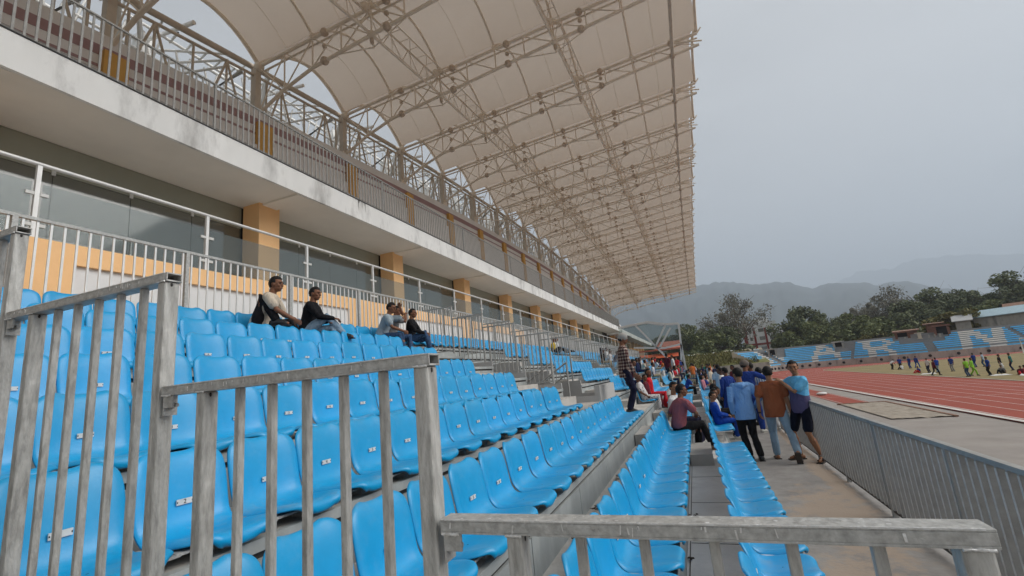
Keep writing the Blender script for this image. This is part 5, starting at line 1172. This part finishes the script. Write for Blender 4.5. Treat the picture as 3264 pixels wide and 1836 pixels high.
hut('long_shed', 24.1, 29.5, 150, 2.0, 6.0, 'front_wall', 'blue_roof', 'long shed with pale blue sheet roof behind the end terrace', 'building', 9, 1.7, slant=-6)
hut('brown_roof_house', 26.2, 28.0, 185, 3, 8.6, 'cream', 'rust', 'house with a low brown roof above the long blue shed', 'building', 8, 1.4)
hut('white_house', 18.1, 19.0, 190, 2, 9.5, 'white', 'wall_grey', 'small white flat building half hidden in trees above the brick store', 'building', 6, .1, windows=2)
hut('yellow_wall', 10.9, 13.0, 180, 1, 5.0, 'cream', 'cream', 'low yellowish compound wall glimpsed between the trees', 'wall', .4, .05)
hut('yellow_wall', 13.2, 15.2, 200, 1, 6.3, 'cream', 'wall_grey', 'yellowish house wall glimpsed right of the forked tree', 'wall', 3, .3)
hut('pale_roof_hut', 21.0, 22.2, 175, 2, 6.6, 'wall_grey', 'blue_roof', 'hut with pale roof among the trees right of the brick block', 'building', 5, .5)
# red and white building
t = hut('white_red_building', 5.6, 8.9, 196, 0, 14.6, 'white', 'white', 'tall white building with dark red bands behind the big grey tree', 'building', 14, .05, windows=0, over=.1)
L_ = 196 * R(3.3)
for fx0, fx1, fz0, fz1 in [(-5.6, -4.4, 0, 15), (-2.2, -1.5, 0, 13), (1.5, 2.2, 0, 12.4), (4.2, 4.8, 0, 12.0), (-L_ / 2, L_ / 2, 6.2, 6.9)]:
    mb = MB(); mb.box(fx0, fx1, -.12, .2, fz0, fz1); mb.build('red_band', 'redp', t)
mb = MB(); mb.box(-6.6, -3.6, -.3, 3, 13.6, 14.6); mb.build('parapet', 'cream', t)
mb = MB(); mb.box(-1.5, 3.5, 1, 8, 13.6, 16.2); mb.build('stair_tower', 'white', t)
for zz in (1.6, 4.3, 8, 11):
    for xx in (-3.6, -.4, .5, 3.0):
        mb = MB(); mb.box(xx, xx + .9, -.05, .02, zz, zz + 1.3); mb.build('window', 'window', t)
t = hut('white_block', 8.95, 9.9, 215, 0, 13.4, 'white', 'white', 'lower white block with red corner bands right of the tall one', 'building', 10, .05, over=.1)
for xx in (-2.6, .2, 2.4): mb = MB(); mb.box(xx, xx + .6, -.12, .2, 0, 12); mb.build('red_band', 'redp', t)
# goal frame
g = (51.0, 102.5); mb = MB(); mb.tube([(g[0], g[1], ZF), (g[0], g[1], ZF + 2.5), (g[0] + 6.2, g[1] - 3.6, ZF + 2.5), (g[0] + 6.2, g[1] - 3.6, ZF)], .09, 8); mb.tube([(g[0], g[1], ZF + 2.5), (g[0] + 1.1, g[1] + 1.9, ZF)], .05, 6); mb.tube([(g[0] + 6.2, g[1] - 3.6, ZF + 2.5), (g[0] + 7.3, g[1] - 1.7, ZF)], .05, 6)
tag(mb.build('goal_frame', 'white'), 'white football goal frame at the right edge of the field', 'goal')
# retaining wall and bank
mb = MB(); mb.box(-9, 15.7, 118.0, 118.6, ZF - .1, .55); o = mb.build('retaining_wall', 'front_wall'); tag(o, 'stained grey retaining wall below the weedy bank', 'wall')
mb = MB()
for k in range(26):
    x = -8.5 + k * .8 + random.uniform(-.2, .2); mb.box(x, x + random.uniform(.12, .4), 117.985, 117.998, -.9 - random.random() * .6, .2)
mb.build('pale_run_stain', 'apron', o)
mb = MB(); nx, ny = 40, 14
for j in range(ny + 1):
    for i in range(nx + 1):
        x = -30 + 46 * i / nx; y = 118.6 + 26 * j / ny; z = .45 + 3.1 * min(1, (j / ny) * 1.35) ** .8 + .3 * noise.noise(V((x * .3, y * .3, 2))); mb.v.append((x, y, z))
for j in range(ny):
    for i in range(nx): a = j * (nx + 1) + i; mb.f.append([a, a + 1, a + nx + 2, a + nx + 1]); mb.mi.append(0); mb.sm.append(True)
tag(mb.build('weedy_bank', 'green'), kind='structure')
rq = random.Random(5); mb = MB()
for i in range(2600):
    x = rq.uniform(-12, 14); y = rq.uniform(119, 140); z = .45 + 3.1 * min(1, ((y - 118.6) / 26) * 1.35) ** .8; h = rq.uniform(.25, .9); a = rq.uniform(0, 3.14); w_ = rq.uniform(.1, .3)
    mb.quad((x - cos(a) * w_, y - sin(a) * w_, z - .1), (x + cos(a) * w_, y + sin(a) * w_, z - .1), (x + cos(a) * w_ * .6 + rq.uniform(-.2, .2), y + sin(a) * w_, z + h), (x - cos(a) * w_ * .6, y - sin(a) * w_, z + h * .8), rq.randint(0, 1))
tag(mb.build('weeds', ['leaf_yellow', 'green']), 'green and yellow weeds over the bank', 'weeds', kind='stuff')
rocks = MB()
for i in range(46):
    x = rq.uniform(-9, 18); y = rq.uniform(139, 146); rocks.obox((x, y, 3.6 + rq.uniform(0, .5)), (rq.uniform(.2, .8), .1, 0), (0, .3, .05), (0, 0, rq.uniform(.1, .4)), rq.randint(0, 2))
tag(rocks.build('rubbish', ['white', 'blue_roof', 'cream']), 'scattered pale rubbish along the top of the weedy bank', 'rubbish', kind='stuff')
# ================= glazed entrance canopy at the far end of the stand =================
cy = 62.0
cn = empty('entrance_canopy', (0, cy, 0), 'faceted glass and steel entrance canopy at the end of the grandstand', 'canopy')
def cp(azd, eld, dy=0): d = cy + dy; return V((d * math.tan(R(azd)), dy, 1.75 + d / cos(R(azd)) * math.tan(R(eld))))
TL, TM, TC, TR = cp(-7.9, 5.05), cp(-4.4, 5.35), cp(-2.4, 4.85), cp(-1.7, 5.0)
TR = cp(-.95, 4.75); KN = cp(-1.05, 2.35); BL = cp(-6.4, 2.5); BM = cp(-2.9, 2.1); FT = cp(-.95, -.9); BLL = cp(-8, 2.6)
mb = MB()
for a, b in [(TL, TM), (TM, TC), (TC, TR)]: mb.bar(a, b, .35, .28)
mb.build('top_beam', 'white_metal', cn)
mb = MB()
for a, b in [(TR, KN), (KN, FT), (cp(-1.05, 2.3), cp(-1.5, -.9)), (BL, BM), (BM, KN), (cp(-5.9, 5.2), cp(-2.6, .6)), (cp(-3.9, 2.4), cp(-2.4, 4.8)), (cp(-3.5, 2.2), cp(-1.9, 4.4)), (cp(-2.7, 4.8), cp(-4.6, 5.3))]: mb.bar(a, b, .22, .22)
mb.build('strut', 'white_metal', cn)
mb = MB(); mb.add([TL, TM, TC, TR, KN, BM, BL, BLL], [(0, 1, 2, 3, 4, 5, 6, 7)]); mb.v = [(v[0], v[1] + .15, v[2]) for v in mb.v]; mb.build('glass_pane', 'canopy_glass', cn)
mb = MB(); up_ = V((0, 7, .4)); mb.add([TL, TM, TC, TR, TR + up_, TC + up_, TM + up_, TL + up_], [(0, 1, 6, 7), (1, 2, 5, 6), (2, 3, 4, 5)]); mb.build('glass_roof', 'canopy_glass', cn)
ent = empty('entrance_block', (0, 74, 0), 'low block with red sheet roof and orange awning behind the glass canopy', 'building')
mb = MB(); mb.box(-10, -1.7, 0, 10, -1.75, 3.6); mb.build('wall', 'dark', ent)
mb = MB(); mb.add([(-5.2, -1.2, 4.35), (-1.4, -1.2, 4.25), (-1.4, 4, 5.6), (-4.6, 4, 5.6)], [(0, 1, 2, 3)]); mb.box(-9.6, -1.4, -1.3, -1.1, 4.1, 4.33); mb.build('roof', 'red_roof', ent)
mb = MB(); mb.add([(-9.8, -.2, 3.7), (-1.9, -.2, 3.6), (-1.9, -2.2, 3.05), (-4.6, -2.2, 3.0)], [(0, 1, 2, 3)]); mb.build('awning', 'awning', ent)
mb = MB()
for k in range(14): mb.box(-9.8 + k * .3, -9.62 + k * .3, -.6, -.4, .6, 3.4)
mb.build('curtain', 'cream', ent)
long_rail('ramp_railing', 'pale sloping barred railing beside the far entrance', -.2, 56, 70, 1.1, 0, .12, (.05, 0, 1.8), True, ['white_metal', 'white_metal'])

# ================= trees =================
def leaf_cloud(mb, rq, c, rad, n_, size, squash=.75, hollow=.55):
    for _ in range(n_):
        while True:
            d = V((rq.uniform(-1, 1), rq.uniform(-1, 1), rq.uniform(-1, 1)))
            if hollow * .3 < d.length < 1: break
        k = d.length ** .5; p = V(c) + V((d.x * rad, d.y * rad, d.z * rad * squash))
        s_ = size * rq.uniform(.5, 1.6); a = V((rq.gauss(0, 1), rq.gauss(0, 1), rq.gauss(0, 1))).normalized(); b = a.cross(V((rq.gauss(0, 1), rq.gauss(0, 1), rq.gauss(0, 1)))).normalized()
        mb.add([p - a * s_, p + b * s_ * .6, p + a * s_, p - b * s_ * .6], [(0, 1, 2, 3)], 0, False)
def tree_mesh(seed, h, spread, dense, leafsize, trunk_h, clumps, open_=False):
    rq = random.Random(seed); tr = MB(); cr = MB(); base = V((0, 0, -1.5)); tops = []
    tr.tube([(0, 0, -1.5), (rq.uniform(-.3, .3), 0, trunk_h * .6), (rq.uniform(-.5, .5), rq.uniform(-.4, .4), trunk_h)], [h * .030, h * .022, h * .017], 8)
    st_ = V((0, 0, trunk_h * .9))
    for k in range(clumps):
        a = rq.uniform(0, 6.28); f = rq.random() ** .6; el = rq.uniform(.15, 1)
        e = V((cos(a) * spread * f, sin(a) * spread * f, trunk_h + (h - trunk_h) * (el * (1 - .45 * f * f))))
        mid = st_.lerp(e, .5) + V((rq.uniform(-.6, .6), rq.uniform(-.6, .6), rq.uniform(0, .8)))
        tr.tube([st_ + V((0, 0, rq.uniform(-.2, .3) * trunk_h)), mid, e], [h * .010, h * .006, h * .002], 5, cap=False)
        if open_:
            for q in range(4): tr.tube([mid.lerp(e, rq.random()), e + V((rq.gauss(0, 1), rq.gauss(0, 1), rq.gauss(0, .7))) * spread * .22], [h * .003, h * .001], 4, cap=False)
        leaf_cloud(cr, rq, e, spread * rq.uniform(.20, .36) * (1 if not open_ else .85), int(dense * rq.uniform(.5, 1.4)), leafsize)
    return tr.mesh('trunk'), cr.mesh('crown')
TV = []
for sd_, h, sp_, dn, ls, th, cl, op, lm_ in [(1, 10, 5.2, 300, .24, 2.6, 28, False, 'leaf_dark'), (2, 9, 4.6, 280, .24, 2.0, 26, False, 'leaf_mid'), (3, 15, 8.0, 105, .20, 5.0, 44, True, 'leaf_grey'), (4, 13, 6.5, 240, .24, 4.0, 34, True, 'leaf_dark'), (5, 6, 4.0, 220, .22, 1.0, 20, False, 'leaf_mid'), (6, 4.5, 2.8, 200, .18, .8, 14, False, 'leaf_yellow'), (7, 12, 4.2, 170, .22, 5, 20, True, 'leaf_grey')]:
    a, b = tree_mesh(sd_, h, sp_, dn, ls, th, cl, op); a.materials.append(M['bark']); b.materials.append(M[lm_]); TV.append((a, b, h, sp_))
def tree(kind, a_deg, dist, el_top, label, name='broadleaf_tree', wide=1.0, zb=0):
    a, b, h, sp_ = TV[kind]; top = 1.75 + dist * math.tan(R(el_top)); s = (top - zb) / h * 1.02; p = at_az(a_deg, dist)
    t = empty(name, (p.x, p.y, zb), label, 'tree', 'trees beyond the stadium', rz=(a_deg * 7.3) % 6.28)
    t.scale = (s * wide, s * wide, s); link('trunk', a, t); link('crown', b, t)
TL_ = [(3, .3, 165, 4.3, 'dark ragged tree rising just right of the glass canopy', 1.1), (4, 1.8, 158, 3.0, 'low bushy tree right of the glass canopy', 1.1), (7 - 1, 2.3, 172, 4.2, 'thin bare-branched grey tree between two leafy ones', 1.0),
       (0, 3.5, 168, 3.6, 'broad dark green tree left below the big grey tree', 1.2), (2, 4.9, 176, 6.9, 'tallest spreading grey-leaved tree in front of the white building', .85), (0, 11.1, 175, 4.55, 'round dark green tree right of the white building', .98), (1, 9.2, 168, 2.2, 'mid green bush beside the round dark tree', .9),
       (4, 11.9, 165, 3.0, 'low green tree right of the round dark one', 1.0), (3, 13.2, 172, 3.8, 'forked tree with a leaning trunk above the letter A', .75), (1, 15.0, 176, 3.5, 'soft green tree right of the forked one', 1.2), (6, 15.8, 190, 4.3, 'slim feathery tree standing above its neighbours', .7), (1, 16.9, 170, 3.1, 'olive green rounded tree above the letter R', 1.3), (6, 17.6, 200, 4.6, 'slim pale tree behind the olive rounded one', .8),
       (2, 19.0, 205, 5.3, 'large grey-leaved tree above the white house', .9), (0, 19.9, 180, 3.7, 'dark bushy tree behind the left brown portal', 1.15), (3, 21.3, 195, 4.4, 'tall dark tree behind the right brown portal', 1.15), (0, 22.9, 200, 3.7, 'dark tree between portal and gabled house', 1.2), (5, 22.3, 152, 2.6, 'small yellow-green bush left of the gabled house', 1.2), (3, 24.4, 210, 4.0, 'dark tree above the gabled house', 1.1), (3, 26.4, 205, 4.7, 'very tall dark tree above the blue shed', 1.3), (0, 28.2, 200, 3.9, 'dense dark tree at the right edge of the picture', 1.3), (3, 28.9, 215, 4.6, 'far dark tree at the right edge behind the shed', 1.2),
       (4, 17.8, 160, 2.1, 'low bush over the terrace wall right of the letter R', 1.2), (4, 13.9, 162, 1.9, 'low bush just over the terrace wall above the letter A', 1.3), (5, 16.4, 156, 1.5, 'small yellowish bush on the wall above the letter R', 1.2), (1, -1.0, 175, 3.4, 'green tree seen through the glass canopy', 1.3), (0, -3.2, 185, 3.3, 'dark tree seen through the left part of the glass canopy', 1.4), (4, 11.2, 158, 1.7, 'low shrub above the terrace wall left of the forked tree', 1.3), (1, 23.6, 190, 3.0, 'green tree behind the gabled house', 1.2), (1, 25.3, 180, 3.0, 'green tree behind the left part of the blue shed', 1.3)]
for k, a, d, e, lb_, w_ in TL_: tree(k, a, d, e, lb_, wide=w_)
wd = MB(); rq = random.Random(11)
for i in range(150):
    a = rq.uniform(-12, 40); d = rq.uniform(230, 330); p = at_az(a, d); leaf_cloud(wd, rq, (p.x, p.y, rq.uniform(1, 3.5)), rq.uniform(3, 4.5), 60, .9)
wo_ = wd.build('far_wood', 'leaf_mid'); tag(wo_, 'dark far woodland beyond the nearer trees', 'woodland', kind='stuff')

# ================= hills =================
def hills(name, dist, ridge, mt, seed, rough=1.0, depth=1800, fine=.5):
    mb = MB(); nx, ny = 220, 26; a0, a1 = -30, 50
    def el(a):
        for (x0, e0), (x1, e1) in zip(ridge, ridge[1:]):
            if x0 <= a <= x1: t_ = (a - x0) / (x1 - x0); t_ = t_ * t_ * (3 - 2 * t_); return e0 + (e1 - e0) * t_
        return ridge[0][1] if a < ridge[0][0] else ridge[-1][1]
    for j in range(ny + 1):
        f = j / ny
        for i in range(nx + 1):
            a = a0 + (a1 - a0) * i / nx; H_ = dist * math.tan(R(el(a))); rr2 = dist - depth * (1 - f)
            k = f ** .8; z = H_ * k
            z += (1 - abs(noise.noise(V((a * .35, f * 3, seed))) * 2)) * H_ * .10 * (1 - f) * f * 4 * rough * fine + noise.noise(V((a * 1.5, f * 4, seed))) * H_ * .035 * rough * min(1, 3 * f)
            mb.v.append((sin(R(a)) * rr2, cos(R(a)) * rr2, z - 10))
    for j in range(ny):
        for i in range(nx): q = j * (nx + 1) + i; mb.f.append([q, q + 1, q + nx + 2, q + nx + 1]); mb.mi.append(0); mb.sm.append(True)
    for i in range(nx + 1):
        a = a0 + (a1 - a0) * i / nx; mb.v.append((sin(R(a)) * (dist + 500), cos(R(a)) * (dist + 500), -10))
    o = ny * (nx + 1)
    for i in range(nx): mb.f.append([o + i, o + i + 1, o + nx + 2 + i, o + nx + 1 + i]); mb.mi.append(0); mb.sm.append(True)
    tag(mb.build(name, mt), kind='structure')
hills('hills', 4200, [(-30, 7), (-8, 8.2), (1.9, 8.95), (4.5, 9.0), (6.2, 8.5), (7.9, 8.05), (10.0, 7.95), (13.1, 6.75), (14.2, 6.9), (17.2, 6.5), (18.0, 6.0), (19.4, 6.07), (20.2, 5.9), (22.9, 4.7), (24.3, 4.0), (25.4, 3.7), (27.5, 3.1), (34, 2.6), (50, 2)], 'hill', 3)
hills('far_hills', 10500, [(-30, 6), (8, 6.2), (14.6, 6.7), (17.4, 7.5), (19.5, 7.2), (21.1, 7.7), (23.3, 7.5), (28.3, 6.5), (40, 5.5), (50, 5)], 'hill', 8, depth=1500)
# ================= haze =================
hz = MB(); hz.box(-11500, 13500, -2500, 13500, ZF - 15, 1750); ho = hz.build('haze', 'ground' if 'ground' in M else 'earth')
hm_ = bpy.data.materials.new('haze'); hm_.use_nodes = True; n = hm_.node_tree.nodes; n.clear(); l = hm_.node_tree.links
pv = n.new('ShaderNodeVolumePrincipled'); pv.inputs['Color'].default_value = (.61, .69, .79, 1); pv.inputs['Density'].default_value = 2.8e-4; pv.inputs['Anisotropy'].default_value = 0.2
oo = n.new('ShaderNodeOutputMaterial'); l.new(pv.outputs[0], oo.inputs['Volume'])
ho.data.materials.clear(); ho.data.materials.append(hm_); tag(ho, 'pale grey blue air haze over the whole place', 'haze', kind='stuff')
